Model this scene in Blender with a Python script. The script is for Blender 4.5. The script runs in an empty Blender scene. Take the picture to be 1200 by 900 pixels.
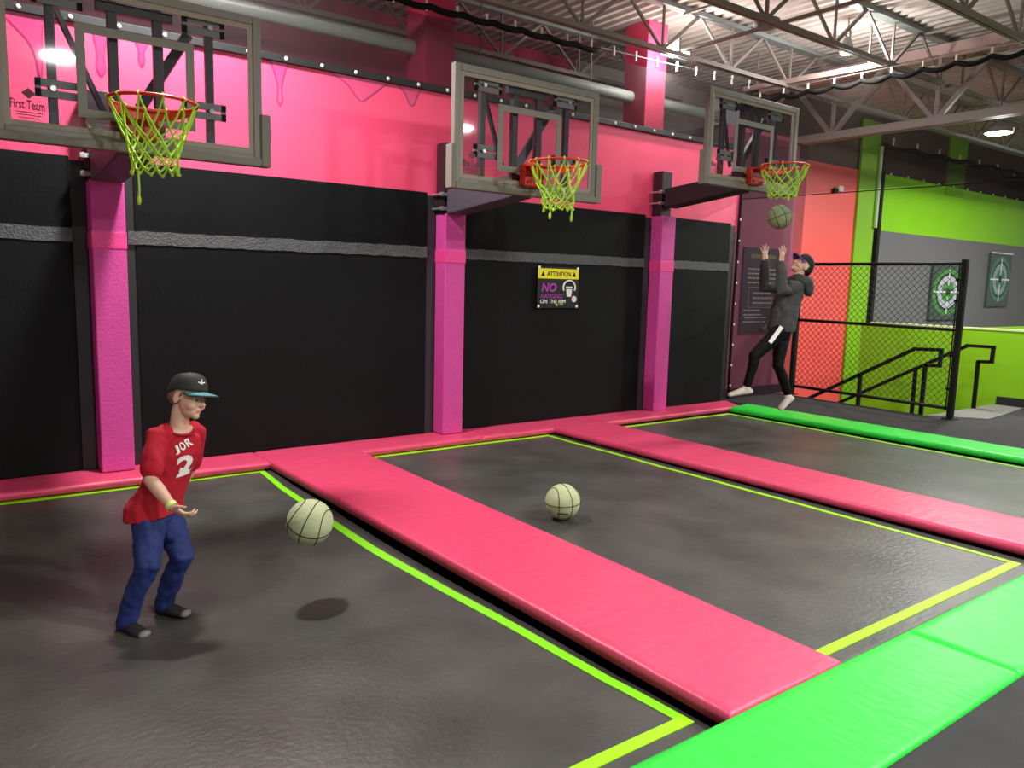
import bpy, bmesh, math, random
from math import sin, cos, pi, sqrt, exp
from mathutils import Vector, Matrix, noise
from mathutils.bvhtree import BVHTree
random.seed(7)
SC = bpy.context.scene
COL = SC.collection
V = Vector

# ------------------------------------------------------------------ helpers
def s2l(c):
    c = c / 255.0
    return c / 12.92 if c <= 0.04045 else ((c + 0.055) / 1.055) ** 2.4

def rgb(r, g, b):
    return (s2l(r), s2l(g), s2l(b), 1.0)

def mat(name, col, rough=0.6, metal=0.0, bump=0.0, bscale=40.0, var=0.0, vscale=6.0, spec=0.5,
        stretch=None, emit=None, coat=0.0, alt=None, detail=3.0):
    m = bpy.data.materials.new(name)
    m.use_nodes = True
    nt = m.node_tree
    b = nt.nodes['Principled BSDF']
    c = rgb(*col)
    b.inputs['Base Color'].default_value = c
    b.inputs['Roughness'].default_value = rough
    b.inputs['Metallic'].default_value = metal
    b.inputs['Specular IOR Level'].default_value = spec
    if coat:
        b.inputs['Coat Weight'].default_value = coat
        b.inputs['Coat Roughness'].default_value = 0.25
    if emit:
        b.inputs['Emission Color'].default_value = rgb(*emit[0])
        b.inputs['Emission Strength'].default_value = emit[1]
    if bump or var:
        tc = nt.nodes.new('ShaderNodeTexCoord')
        mp = nt.nodes.new('ShaderNodeMapping')
        if stretch:
            mp.inputs['Scale'].default_value = stretch
        nt.links.new(tc.outputs['Object'], mp.inputs['Vector'])
    if var:
        n = nt.nodes.new('ShaderNodeTexNoise')
        n.inputs['Scale'].default_value = vscale
        n.inputs['Detail'].default_value = 6
        nt.links.new(mp.outputs[0], n.inputs['Vector'])
        r = nt.nodes.new('ShaderNodeMapRange')
        r.inputs['From Min'].default_value = 0.3
        r.inputs['From Max'].default_value = 0.7
        nt.links.new(n.outputs['Fac'], r.inputs['Value'])
        mx = nt.nodes.new('ShaderNodeMix')
        mx.data_type = 'RGBA'
        k = 1 - var
        mx.inputs['A'].default_value = (c[0] * k, c[1] * k, c[2] * k, 1)
        if alt:
            mx.inputs['B'].default_value = rgb(*alt)
        else:
            k = 1 + var
            mx.inputs['B'].default_value = (min(1, c[0] * k), min(1, c[1] * k), min(1, c[2] * k), 1)
        nt.links.new(r.outputs[0], mx.inputs['Factor'])
        nt.links.new(mx.outputs['Result'], b.inputs['Base Color'])
    if bump:
        n2 = nt.nodes.new('ShaderNodeTexNoise')
        n2.inputs['Scale'].default_value = bscale
        n2.inputs['Detail'].default_value = detail
        nt.links.new(mp.outputs[0], n2.inputs['Vector'])
        bp = nt.nodes.new('ShaderNodeBump')
        bp.inputs['Strength'].default_value = bump
        bp.inputs['Distance'].default_value = 0.02
        nt.links.new(n2.outputs['Fac'], bp.inputs['Height'])
        nt.links.new(bp.outputs[0], b.inputs['Normal'])
    return m

def sheer(name, col, opacity, gloss=0.0, fresnel=False):
    """see-through sheet: netting or glass"""
    m = bpy.data.materials.new(name)
    m.use_nodes = True
    nt = m.node_tree
    nt.nodes.clear()
    out = nt.nodes.new('ShaderNodeOutputMaterial')
    tr = nt.nodes.new('ShaderNodeBsdfTransparent')
    mix = nt.nodes.new('ShaderNodeMixShader')
    if fresnel:
        gl = nt.nodes.new('ShaderNodeBsdfGlossy')
        gl.inputs['Roughness'].default_value = 0.03
        gl.inputs['Color'].default_value = (1, 1, 1, 1)
        fr = nt.nodes.new('ShaderNodeLayerWeight')     # 4% head-on rising to a mirror at grazing, the same on both faces of the pane
        fr.inputs['Blend'].default_value = 0.5
        pw = nt.nodes.new('ShaderNodeMath'); pw.operation = 'POWER'; pw.inputs[1].default_value = 5.0
        ma = nt.nodes.new('ShaderNodeMath'); ma.operation = 'MULTIPLY_ADD'; ma.inputs[1].default_value = 0.95; ma.inputs[2].default_value = 0.045
        nt.links.new(fr.outputs['Facing'], pw.inputs[0]); nt.links.new(pw.outputs[0], ma.inputs[0])
        nt.links.new(ma.outputs[0], mix.inputs[0])
        tr.inputs['Color'].default_value = rgb(*col)
        nt.links.new(tr.outputs[0], mix.inputs[1])
        nt.links.new(gl.outputs[0], mix.inputs[2])
    else:
        d = nt.nodes.new('ShaderNodeBsdfDiffuse')
        d.inputs['Color'].default_value = rgb(*col)
        mix.inputs[0].default_value = opacity
        nt.links.new(tr.outputs[0], mix.inputs[1])
        nt.links.new(d.outputs[0], mix.inputs[2])
    nt.links.new(mix.outputs[0], out.inputs['Surface'])
    return m

class MB:
    """collects shapes, builds ONE mesh object"""
    def __init__(s):
        s.v = []; s.f = []
    def add(s, vs, fs):
        n = len(s.v)
        s.v += [V(p) for p in vs]
        s.f += [tuple(i + n for i in f) for f in fs]
        return s
    def box(s, x0, x1, y0, y1, z0, z1):
        return s.add([(x0, y0, z0), (x1, y0, z0), (x1, y1, z0), (x0, y1, z0), (x0, y0, z1), (x1, y0, z1), (x1, y1, z1), (x0, y1, z1)],
                     [(0, 3, 2, 1), (4, 5, 6, 7), (0, 1, 5, 4), (1, 2, 6, 5), (2, 3, 7, 6), (3, 0, 4, 7)])
    def hexa(s, b, t):
        """4 bottom + 4 top corners, same winding (counter-clockwise from above)"""
        return s.add(list(b) + list(t), [(0, 3, 2, 1), (4, 5, 6, 7), (0, 1, 5, 4), (1, 2, 6, 5), (2, 3, 7, 6), (3, 0, 4, 7)])
    def bar(s, p, q, w, h=None, up=(0, 0, 1)):
        h = h or w
        p, q = V(p), V(q)
        d = (q - p).normalized()
        u = V(up)
        if abs(d.dot(u)) > 0.98:
            u = V((0, 1, 0))
        a = d.cross(u).normalized(); c = a.cross(d).normalized()
        a *= w / 2; c *= h / 2
        return s.hexa([p - a - c, p + a - c, q + a - c, q - a - c], [p - a + c, p + a + c, q + a + c, q - a + c])
    def tube(s, pts, r, n=8, closed=False):
        pts = [V(p) for p in pts]
        m = len(pts)
        rr = r if isinstance(r, (list, tuple)) else [r] * m
        vs = []; prev = None
        for i, p in enumerate(pts):
            if closed:
                t = (pts[(i + 1) % m] - pts[i - 1])
            else:
                t = pts[min(i + 1, m - 1)] - pts[max(i - 1, 0)]
            t.normalize()
            if prev is None:
                a = t.cross(V((0, 0, 1)))
                if a.length < 0.05:
                    a = t.cross(V((0, 1, 0)))
            else:
                a = prev - t * prev.dot(t)
            a.normalize(); prev = a
            c = t.cross(a)
            for k in range(n):
                an = 2 * pi * k / n
                vs.append(p + (a * cos(an) + c * sin(an)) * rr[i])
        fs = []
        for i in range(m if closed else m - 1):
            j = (i + 1) % m
            for k in range(n):
                k2 = (k + 1) % n
                fs.append((i * n + k, i * n + k2, j * n + k2, j * n + k))
        if not closed:
            fs.append(tuple(range(n - 1, -1, -1)))
            fs.append(tuple((m - 1) * n + k for k in range(n)))
        return s.add(vs, fs)
    def limb(s, pts, rad, n=14, ea=None, eb=None):
        """tapered tube with round ends; rad item = r or (ra, rb) along fixed directions ea, eb"""
        pts = [V(p) for p in pts]
        R = [(r, r) if not isinstance(r, tuple) else r for r in rad]
        st = [(pts[0], R[0], 1.0)]
        d0 = (pts[0] - pts[1]).normalized(); d1 = (pts[-1] - pts[-2]).normalized()
        L = []
        for k in (3, 2, 1):
            an = k / 4 * pi / 2 * 1.15
            m = min(R[0])
            L.append((pts[0] + d0 * m * sin(an), R[0], cos(an)))
        for p, r in zip(pts, R):
            L.append((p, r, 1.0))
        for k in (1, 2, 3):
            an = k / 4 * pi / 2 * 1.15
            m = min(R[-1])
            L.append((pts[-1] + d1 * m * sin(an), R[-1], cos(an)))
        vs = []; prev = None
        cen = [l[0] for l in L]
        for i, (p, r, sc) in enumerate(L):
            t = (cen[min(i + 1, len(L) - 1)] - cen[max(i - 1, 0)]).normalized()
            if ea is not None:
                a = V(ea); c = V(eb)
            else:
                if prev is None:
                    a = t.cross(V((0, 0, 1)))
                    if a.length < 0.1:
                        a = t.cross(V((0, 1, 0)))
                else:
                    a = prev - t * prev.dot(t)
                a.normalize(); prev = a
                c = t.cross(a)
            for k in range(n):
                an = 2 * pi * k / n
                vs.append(p + a * cos(an) * r[0] * sc + c * sin(an) * r[1] * sc)
        fs = []
        for i in range(len(L) - 1):
            for k in range(n):
                k2 = (k + 1) % n
                fs.append((i * n + k, i * n + k2, (i + 1) * n + k2, (i + 1) * n + k))
        fs.append(tuple(range(n - 1, -1, -1)))
        fs.append(tuple((len(L) - 1) * n + k for k in range(n)))
        return s.add(vs, fs)
    def ell(s, c, ra, ax=None, n=16, m=10):
        """ellipsoid; ax = 3 axis vectors"""
        c = V(c)
        ax = [V(a) for a in ax] if ax else [V((1, 0, 0)), V((0, 1, 0)), V((0, 0, 1))]
        vs = [c + ax[2] * ra[2]]
        for i in range(1, m):
            t = pi * i / m
            for k in range(n):
                p = 2 * pi * k / n
                vs.append(c + ax[0] * ra[0] * sin(t) * cos(p) + ax[1] * ra[1] * sin(t) * sin(p) + ax[2] * ra[2] * cos(t))
        vs.append(c - ax[2] * ra[2])
        fs = []
        for k in range(n):
            fs.append((0, 1 + k, 1 + (k + 1) % n))
        for i in range(m - 2):
            for k in range(n):
                a = 1 + i * n + k; b = 1 + i * n + (k + 1) % n
                fs.append((a, a + n, b + n, b))
        last = len(vs) - 1; o = 1 + (m - 2) * n
        for k in range(n):
            fs.append((o + k, last, o + (k + 1) % n))
        return s.add(vs, fs)
    def prism(s, pts, d):
        """polygon (list of points) extruded by vector d"""
        n = len(pts)
        pts = [V(p) for p in pts]; d = V(d)
        fs = [tuple(range(n - 1, -1, -1)), tuple(range(n, 2 * n))]
        for i in range(n):
            j = (i + 1) % n
            fs.append((i, j, j + n, i + n))
        return s.add(pts + [p + d for p in pts], fs)
    def disc(s, c, axis, r, h, n=24):
        c = V(c); d = V(axis).normalized()
        a = d.cross(V((0, 0, 1)))
        if a.length < 0.1:
            a = V((1, 0, 0))
        a.normalize(); b = d.cross(a)
        return s.prism([c + a * cos(2 * pi * k / n) * r + b * sin(2 * pi * k / n) * r for k in range(n)], d * h)
    def lathe(s, c, prof, n=24):
        c = V(c); vs = []
        for r, z in prof:
            for k in range(n):
                vs.append(c + V((r * cos(2 * pi * k / n), r * sin(2 * pi * k / n), z)))
        fs = []
        for i in range(len(prof) - 1):
            for k in range(n):
                k2 = (k + 1) % n
                fs.append((i * n + k, i * n + k2, (i + 1) * n + k2, (i + 1) * n + k))
        fs.append(tuple(range(n - 1, -1, -1))); fs.append(tuple((len(prof) - 1) * n + k for k in range(n)))
        return s.add(vs, fs)
    def build(s, name, m, parent=None, smooth=False, bevel=0.0, seg=2, fix=True):
        me = bpy.data.meshes.new(name)
        if parent is not None and parent.type == 'EMPTY':
            off = parent.location
        elif parent is not None:
            off = parent.matrix_world.translation if parent.parent is None else parent['_o']
            off = V(off)
        else:
            off = V((0, 0, 0))
        me.from_pydata([p - off for p in s.v], [], s.f)
        if fix:
            bm = bmesh.new(); bm.from_mesh(me)
            bmesh.ops.recalc_face_normals(bm, faces=bm.faces)
            if bevel:
                es = [e for e in bm.edges if len(e.link_faces) == 2 and e.calc_face_angle(0) > 0.5]
                bmesh.ops.bevel(bm, geom=es, offset=bevel, segments=seg, profile=0.6, affect='EDGES', clamp_overlap=True)
            bm.to_mesh(me); bm.free()
        if smooth:
            me.polygons.foreach_set('use_smooth', [True] * len(me.polygons))
        return link(name, me, m, parent)

def origin(o):
    """world offset of an unrotated object's local frame"""
    t = V(o.location); p = o.parent
    while p:
        t += V(p.location); p = p.parent
    return t

def link(name, me, m, parent=None):
    o = bpy.data.objects.new(name, me)
    COL.objects.link(o)
    if m is not None:
        me.materials.clear(); me.materials.append(m)
    if parent is not None:
        o.parent = parent
        o['_o'] = list(origin(parent))
    return o

def tag(o, label, cat, group=None):
    o['label'] = label; o['category'] = cat
    if group:
        o['group'] = group
    return o

def thing(name, loc, label, cat, group=None):
    o = bpy.data.objects.new(name, None)
    o.empty_display_size = 0.1
    COL.objects.link(o); o.location = loc
    return tag(o, label, cat, group)

def struct(o):
    o['kind'] = 'structure'
    return o

def baked(mb, voxel, smooth_it=3, folds=0.0, fscale=(9, 9, 4), seed=0.0):
    """union the overlapping closed shapes of mb into one smooth surface; returns a mesh in world coordinates"""
    me = bpy.data.meshes.new('tmp')
    me.from_pydata(mb.v, [], mb.f)
    bm = bmesh.new(); bm.from_mesh(me); bmesh.ops.recalc_face_normals(bm, faces=bm.faces); bm.to_mesh(me); bm.free()
    o = bpy.data.objects.new('tmp', me); COL.objects.link(o)
    md = o.modifiers.new('r', 'REMESH'); md.mode = 'VOXEL'; md.voxel_size = voxel; md.use_smooth_shade = True
    if smooth_it:
        sm = o.modifiers.new('s', 'SMOOTH'); sm.factor = 0.5; sm.iterations = smooth_it
    dg = bpy.context.evaluated_depsgraph_get()
    res = bpy.data.meshes.new_from_object(o.evaluated_get(dg), depsgraph=dg)
    bpy.data.objects.remove(o); bpy.data.meshes.remove(me)
    if folds:
        ns = [v.normal.copy() for v in res.vertices]
        for v, n in zip(res.vertices, ns):
            p = v.co
            q = V((p.x * fscale[0] + seed, p.y * fscale[1], p.z * fscale[2]))
            d = noise.noise(q) + 0.5 * noise.noise(q * 2.3)
            v.co = p + n * d * folds
    return res

def cut(me, co, no):
    """trim a garment flat: drop what lies on the side of the normal and close the opening"""
    bm = bmesh.new(); bm.from_mesh(me)
    r = bmesh.ops.bisect_plane(bm, geom=bm.verts[:] + bm.edges[:] + bm.faces[:], plane_co=co, plane_no=no, clear_outer=True)
    es = [e for e in r['geom_cut'] if isinstance(e, bmesh.types.BMEdge)]
    if es:
        bmesh.ops.triangle_fill(bm, edges=es, use_beauty=True)
    bmesh.ops.recalc_face_normals(bm, faces=bm.faces)
    bm.to_mesh(me); bm.free()
    return me

def place(name, me, m, parent):
    """parent a world-coordinate mesh under an unrotated parent"""
    off = origin(parent)
    me.transform(Matrix.Translation(-off))
    me.polygons.foreach_set('use_smooth', [True] * len(me.polygons))
    return link(name, me, m, parent)

def text_mb(body, o, xd, yd, w, h, depth=0.003, bold=0.0, sub=0):
    """lettering as solid mesh: fitted in w x h with lower-left corner o, reading along xd, upright along yd"""
    cu = bpy.data.curves.new('tmp', 'FONT')
    cu.body = body; cu.size = 1.0; cu.resolution_u = 3; cu.offset = bold
    cu.fill_mode = 'BOTH'; cu.extrude = 0.5
    ob = bpy.data.objects.new('tmp', cu); COL.objects.link(ob)
    dg = bpy.context.evaluated_depsgraph_get()
    me = bpy.data.meshes.new_from_object(ob.evaluated_get(dg), depsgraph=dg)
    bpy.data.objects.remove(ob); bpy.data.curves.remove(cu)
    if sub:
        bm = bmesh.new(); bm.from_mesh(me)
        bmesh.ops.triangulate(bm, faces=bm.faces)
        bmesh.ops.subdivide_edges(bm, edges=bm.edges, cuts=sub, use_grid_fill=True)
        bm.to_mesh(me); bm.free()
    xs = [v.co.x for v in me.vertices]; ys = [v.co.y for v in me.vertices]
    x0, x1, y0, y1 = min(xs), max(xs), min(ys), max(ys)
    o, xd, yd = V(o), V(xd).normalized(), V(yd).normalized()
    zd = xd.cross(yd)
    mb = MB()
    mb.add([o + xd * ((v.co.x - x0) / (x1 - x0) * w) + yd * ((v.co.y - y0) / (y1 - y0) * h) + zd * (v.co.z + 0.5) * depth for v in me.vertices],
           [tuple(p.vertices) for p in me.polygons])
    bpy.data.meshes.remove(me)
    return mb

# ------------------------------------------------------------------ camera
CAM = V((-3.8975, -6.5111, 1.5))
fw = V((0.59286, 0.79449, -0.13151)); rt = V((0.80325, -0.59506, 0.02621)); up = V((0.05743, 0.12118, 0.99097))
cd = bpy.data.cameras.new('camera'); cam = bpy.data.objects.new('camera', cd); COL.objects.link(cam)
cd.sensor_fit = 'HORIZONTAL'; cd.sensor_width = 36.0; cd.lens = 910.03 / 1200 * 36.0
cd.clip_start = 0.05; cd.clip_end = 100
M = Matrix(((rt.x, up.x, -fw.x, CAM.x), (rt.y, up.y, -fw.y, CAM.y), (rt.z, up.z, -fw.z, CAM.z), (0, 0, 0, 1)))
cam.matrix_world = M
SC.camera = cam

# ------------------------------------------------------------------ materials
PINKWALL = mat('pink_vinyl', (240, 74, 116), 0.5, var=0.05, vscale=1.2)
PINKDEEP = mat('pink_wall_paint', (205, 50, 95), 0.6, var=0.06, vscale=2)
PINKPAD = mat('pink_pad_vinyl', (214, 68, 106), 0.42, bump=0.25, bscale=9, var=0.06, vscale=7, stretch=(1, 2.2, 1), spec=0.5)
GREENPAD = mat('green_pad_vinyl', (40, 205, 62), 0.42, bump=0.25, bscale=9, var=0.07, vscale=6, stretch=(2.2, 1, 1))
MAGENTA = mat('magenta_foam_vinyl', (204, 66, 150), 0.6, bump=0.2, bscale=55, var=0.05, vscale=9)
MAGSTRAP = mat('pink_strap', (228, 62, 140), 0.5, bump=0.2, bscale=80)
BLACKMAT = mat('black_wall_vinyl', (7, 9, 11), 0.75, spec=0.2, bump=0.12, bscale=30, var=0.15, vscale=3)
BLACKTRIM = mat('black_trim', (26, 26, 28), 0.6)
STRIP = mat('grey_hook_strip', (80, 82, 84), 0.75, bump=0.6, bscale=70, var=0.12, vscale=25)
TRAMP = mat('trampoline_fabric', (60, 62, 60), 0.40, bump=0.16, bscale=34, var=0.24, vscale=1.9, detail=8, alt=(80, 81, 76))
TAPE = mat('lime_tape', (156, 230, 10), 0.5)
TAPEG = mat('green_lime_tape', (132, 226, 14), 0.5)
CARPET = mat('charcoal_carpet', (62, 62, 63), 0.95, bump=0.4, bscale=300, var=0.12, vscale=5, spec=0.2)
PIT = mat('dark_pit', (12, 12, 12), 0.9)
CONC = mat('grey_concrete', (112, 114, 108), 0.8, var=0.08, vscale=6)
DECK = mat('corrugated_deck_paint', (196, 184, 178), 0.6, var=0.03)
STEEL = mat('joist_paint', (140, 130, 124), 0.55)
STEELG = mat('green_grey_steel', (136, 142, 140), 0.55)
GIRD = mat('girder_paint', (150, 134, 130), 0.55)
PIPEM = mat('pale_pipe_paint', (190, 202, 194), 0.4)
FRAME = mat('backboard_grey_metal', (124, 122, 113), 0.45, metal=0.1)
FRAMEL = mat('backboard_pale_line', (150, 142, 126), 0.5)
PADGREY = mat('grey_edge_padding', (124, 122, 112), 0.6, bump=0.1, bscale=50)
DARKSTEEL = mat('dark_support_steel', (66, 68, 70), 0.45, metal=0.4)
POSTM = mat('black_brown_post', (40, 28, 32), 0.4)
ARMM = mat('charcoal_arm_vinyl', (74, 74, 84), 0.55, bump=0.15, bscale=40)
CHROME = mat('zinc_bolt', (200, 200, 195), 0.3, metal=0.8)
RIMRED = mat('rim_orange_red', (206, 38, 14), 0.4)
RIMDARK = mat('rim_dark_red', (150, 26, 14), 0.4)
NETM = mat('chartreuse_cord', (166, 212, 56), 0.7)
BALLM = mat('pale_green_ball_leather', (180, 190, 146), 0.6, bump=0.35, bscale=260, var=0.05, vscale=9)
BALLD = mat('grey_green_ball_leather', (132, 144, 104), 0.6, bump=0.35, bscale=260, var=0.08, vscale=9)
BLACK = mat('black_rubber', (18, 18, 17), 0.85, spec=0.2)
BLACKM = mat('black_powder_coat', (20, 20, 22), 0.65, spec=0.25)
WHITE = mat('white_plastic', (235, 235, 230), 0.45)
YELLOW = mat('sign_yellow', (236, 228, 32), 0.5)
SIGNBLK = mat('sign_black', (22, 24, 26), 0.45)
SIGNGRY = mat('sign_charcoal', (62, 66, 64), 0.5)
PURPLE = mat('sign_purple', (176, 60, 176), 0.5)
TXTGREY = mat('sign_text_grey', (196, 198, 192), 0.6)
TXTOLIVE = mat('sign_text_olive', (150, 150, 50), 0.6)
MAUVE = mat('coral_rose_paint', (206, 104, 132), 0.55)
SALMON = mat('salmon_paint', (244, 92, 84), 0.5, var=0.04, vscale=1)
LIME = mat('lime_paint', (140, 214, 6), 0.38, var=0.04, vscale=1.5)
LIMED = mat('olive_lime_paint', (128, 186, 8), 0.5, var=0.04, vscale=2)
GREYWALL = mat('mid_grey_paint', (112, 112, 114), 0.42, var=0.03)
BROWN = mat('brown_block_paint', (96, 78, 70), 0.8, var=0.1)
TEAL = mat('target_teal', (60, 120, 106), 0.3)
TGREEN = mat('target_green', (74, 146, 66), 0.35)
TGREY = mat('target_grey', (190, 194, 204), 0.4)
DKGREEN = mat('target_dark', (34, 52, 40), 0.4)
DRIPE = mat('drip_outline', (168, 36, 96), 0.35)
DRIPF = mat('drip_fill', (214, 58, 116), 0.3)
NET50 = sheer('dark_netting', (58, 52, 54), 0.52)
NET45 = sheer('court_end_netting', (70, 50, 64), 0.34)
NETSIDE = sheer('overhead_netting', (44, 40, 38), 0.34)
GLASS = sheer('backboard_glass', (244, 244, 246), 0.1, fresnel=True)
SKIN = mat('skin', (214, 172, 148), 0.5, var=0.03, vscale=12)
LIPS = mat('lips', (196, 120, 110), 0.45)
EYEW = mat('eye_white', (225, 222, 215), 0.3)
DARKEYE = mat('eye_dark', (50, 40, 36), 0.3)
HAIRM = mat('light_brown_hair', (128, 100, 72), 0.6, bump=0.5, bscale=120, stretch=(1, 1, 0.2))
REDSHIRT = mat('red_jersey_cotton', (176, 8, 38), 0.85, bump=0.12, bscale=200)
NAVY = mat('navy_track_fabric', (22, 42, 104), 0.75, bump=0.1, bscale=90)
SHOE = mat('black_grip_sock', (30, 30, 32), 0.6)
SHOETOE = mat('grey_toe', (120, 120, 116), 0.6)
CAPBLK = mat('black_cap_twill', (40, 40, 36), 0.7, bump=0.15, bscale=200)
TEALTRIM = mat('teal_cap_trim', (54, 126, 130), 0.6)
BANDY = mat('pale_yellow_wristband', (214, 228, 128), 0.5)
HOODIE = mat('charcoal_hoodie', (66, 68, 68), 0.85, bump=0.15, bscale=150)
TRACKBLK = mat('black_track_fabric', (6, 6, 8), 0.7, spec=0.2)
SOCKW = mat('white_sock', (214, 208, 196), 0.8)
VISORP = mat('purple_visor', (58, 38, 130), 0.6)
LAMPM = mat('lamp_lens', (255, 250, 240), 0.4, emit=((255, 250, 238), 60.0))
LAMPHOT = mat('lamp_lens_hot', (255, 250, 240), 0.4, emit=((255, 250, 240), 160.0))
LAMPBODY = mat('lamp_housing', (150, 150, 148), 0.5)

# ------------------------------------------------------------------ setting
X0, X1 = -7.0, 26.0
ZD = 4.5
# pit floor below the beds, platform carpet
mb = MB(); mb.box(X0, 4.55, -5.4, 0.5, -1.05, -0.95); struct(mb.build('floor', PIT))
mb = MB()
mb.box(4.56, 5.80, -5.4, 0.5, -1.05, -0.012)          # beside the last bed
mb.box(5.80, X1, -5.4, -2.0, -1.05, -0.012)
mb.box(X0, X1, -14.0, -5.4, -1.05, -0.012)
mb.box(8.0, X1, -2.0, -0.25, -1.05, -0.012)
struct(mb.build('floor_platform', CARPET))
mb = MB(); mb.prism([(5.86, -2.0, -0.011), (6.30, -2.52, -0.011), (7.0, -2.46, -0.011), (7.72, -2.36, -0.011), (7.72, -2.0, -0.011)], (0, 0, 0.006))
struct(mb.build('floor_landing', CONC))
# walls
mb = MB(); mb.box(X0, 3.3, 1.9, 2.05, -1.05, ZD); struct(mb.build('wall_back', PINKDEEP))
mb = MB(); mb.box(3.3, 6.16, 1.88, 2.05, -1.05, ZD); struct(mb.build('wall_back_grey', mat('glare_grey_paint', (190, 182, 176), 0.7, var=0.06)))  # grey stands in for glare on the net, lightened where no lamp reaches
mb = MB(); mb.box(X0, 4.56, 0.06, 0.12, -1.05, 3.2); struct(mb.build('wall_backing', BLACKTRIM))
mb = MB(); mb.box(4.5, 4.58, 0.27, 2.05, -1.05, 3.6); struct(mb.build('wall_corner', mat('grey_corner_paint', (140, 134, 130), 0.7)))
wl = MB(); wl.box(X0, 4.555, 0.0, 0.05, 2.2, 3.24); pv = wl.build('wall_vinyl', PINKWALL); struct(pv)
mb = MB(); mb.box(4.56, 6.16, 0.25, 0.6, -0.05, 3.6); struct(mb.build('wall_sign', MAUVE))
mb = MB(); mb.box(4.56, 6.16, 0.235, 0.25, -0.012, 0.1); struct(mb.build('baseboard_back', BLACKTRIM))
mb = MB(); mb.box(6.0, 9.12, 1.0, 1.1, -2.4, 3.55); struct(mb.build('wall_salmon', SALMON))
mb = MB(); mb.box(6.12, 6.16, 0.61, 1.0, -2.4, 3.55); struct(mb.build('wall_return', SALMON))
mb = MB(); mb.box(9.02, 9.60, 0.96, 1.0, -2.4, 4.4); struct(mb.build('column_lime', LIMED))
mb = MB(); mb.box(12.19, 12.93, 0.98, 1.03, 3.4, 4.5); struct(mb.build('column_green', LIMED))
mb = MB(); mb.box(9.6, X1, 1.0, 1.1, -2.4, 3.57); struct(mb.build('wall_green', LIME))
mb = MB(); mb.box(6.0, X1, 1.02, 1.12, 3.55, ZD); struct(mb.build('wall_upper', BROWN))
mb = MB(); mb.box(9.62, X1, 0.97, 1.0, 0.3, 2.57); struct(mb.build('wall_grey', GREYWALL))
# half wall of the stair
mb = MB(); mb.hexa([(7.575, -0.1, -2.4), (7.95, -2.9, -2.4), (8.07, -2.9, -2.4), (7.72, -0.1, -2.4)], [(7.575, -0.1, 1.0), (7.95, -2.9, 1.0), (8.07, -2.9, 1.0), (7.72, -0.1, 1.0)])
mb.box(7.70, 14.0, -0.31, -0.19, -1.05, 0.88)
hw = struct(mb.build('wall_half', LIMED))
mb = MB(); mb.bar((7.66, -0.22, 1.012), (8.01, -2.92, 1.012), 0.14, 0.024)
struct(mb.build('trim_1', mat('pale_cap', (200, 222, 150), 0.5)))
mb = MB(); mb.bar((7.82, -2.0, 0.045), (7.93, -2.85, 0.045), 0.03, 0.11); struct(mb.build('baseboard_half', BLACKTRIM))
# stairs going down beside the platform
mb = MB()
for k in range(7):
    mb.box(5.80, 7.60, -2.0 + 0.28 * k + 0.0, -2.0 + 0.28 * (k + 1), -2.4, -0.34 - 0.18 * k)
struct(mb.build('floor_stairs', CARPET))
mb = MB(); mb.box(5.795, 5.83, -1.95, 0.25, -0.2, -0.004); struct(mb.build('trim_2', BLACKTRIM))
# roof deck (ribs run away from the camera)
mb = MB()
x = X0; top = []
prof = []
while x < X1:
    prof += [(x, ZD + 0.045), (x + 0.055, ZD + 0.045), (x + 0.075, ZD), (x + 0.13, ZD)]
    x += 0.15
prof.append((X1, ZD + 0.045))
n = len(prof)
for y in (-14.0, 2.1):
    mb.v += [V((a, y, b)) for a, b in prof]
for i in range(n - 1):
    mb.f.append((i, i + 1, n + i + 1, n + i))
ce = mb.build('ceiling', DECK, fix=False); struct(ce)
sol = ce.modifiers.new('thickness', 'SOLIDIFY'); sol.thickness = 0.02; sol.offset = 1
# ------------------------------------------------------------------ roof steel
def joist(y, xa, xb, label, m_top=STEELG, m_bot=STEEL):
    t = thing('roof_joist', (xa, y, 4.0), label, 'roof joist', 'open-web roof joists')
    a = MB(); a.box(xa, xb, y - 0.055, y + 0.055, 4.45, 4.498); a.build('top_chord', m_top, t)
    a = MB(); a.box(xa, xb, y - 0.04, y - 0.008, 3.975, 4.02); a.box(xa, xb, y + 0.008, y + 0.04, 3.975, 4.02); a.build('bottom_chord', m_bot, t)
    a = MB()
    p = 1.15; nn = int((xb - xa) / p)
    for k in range(nn + 1):
        xc = xa + 0.35 + k * p
        if xc > xb - 0.1:
            break
        a.bar((xc, y, 4.0), (xc, y, 4.46), 0.022)
        if k < nn:
            a.bar((xc, y, 4.0), (xc + p / 2, y, 4.47), 0.03)
            a.bar((xc + p, y, 4.0), (xc + p / 2, y, 4.47), 0.026)
    a.build('web', STEEL, t)
    return t
joist(-0.41, X0, 6.02, 'grey open-web roof joist closest to the pink wall')
joist(0.95, X0, 4.4, 'grey open-web roof joist behind the netting, above the pale pipe')
joist(-1.71, X0, 6.02, 'grey open-web roof joist second from the pink wall')
joist(-2.99, X0, 6.02, 'brownish open-web roof joist third from the pink wall, in the top right corner')
for y, w in ((-0.41, 'ending above the salmon wall'), (-1.71, 'in the middle of the far bay'), (-2.99, 'closest to the camera in the far bay')):
    joist(y, 6.2, 20.0, 'green-lit roof joist beyond the girder, ' + w, STEEL, STEELG)
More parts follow.
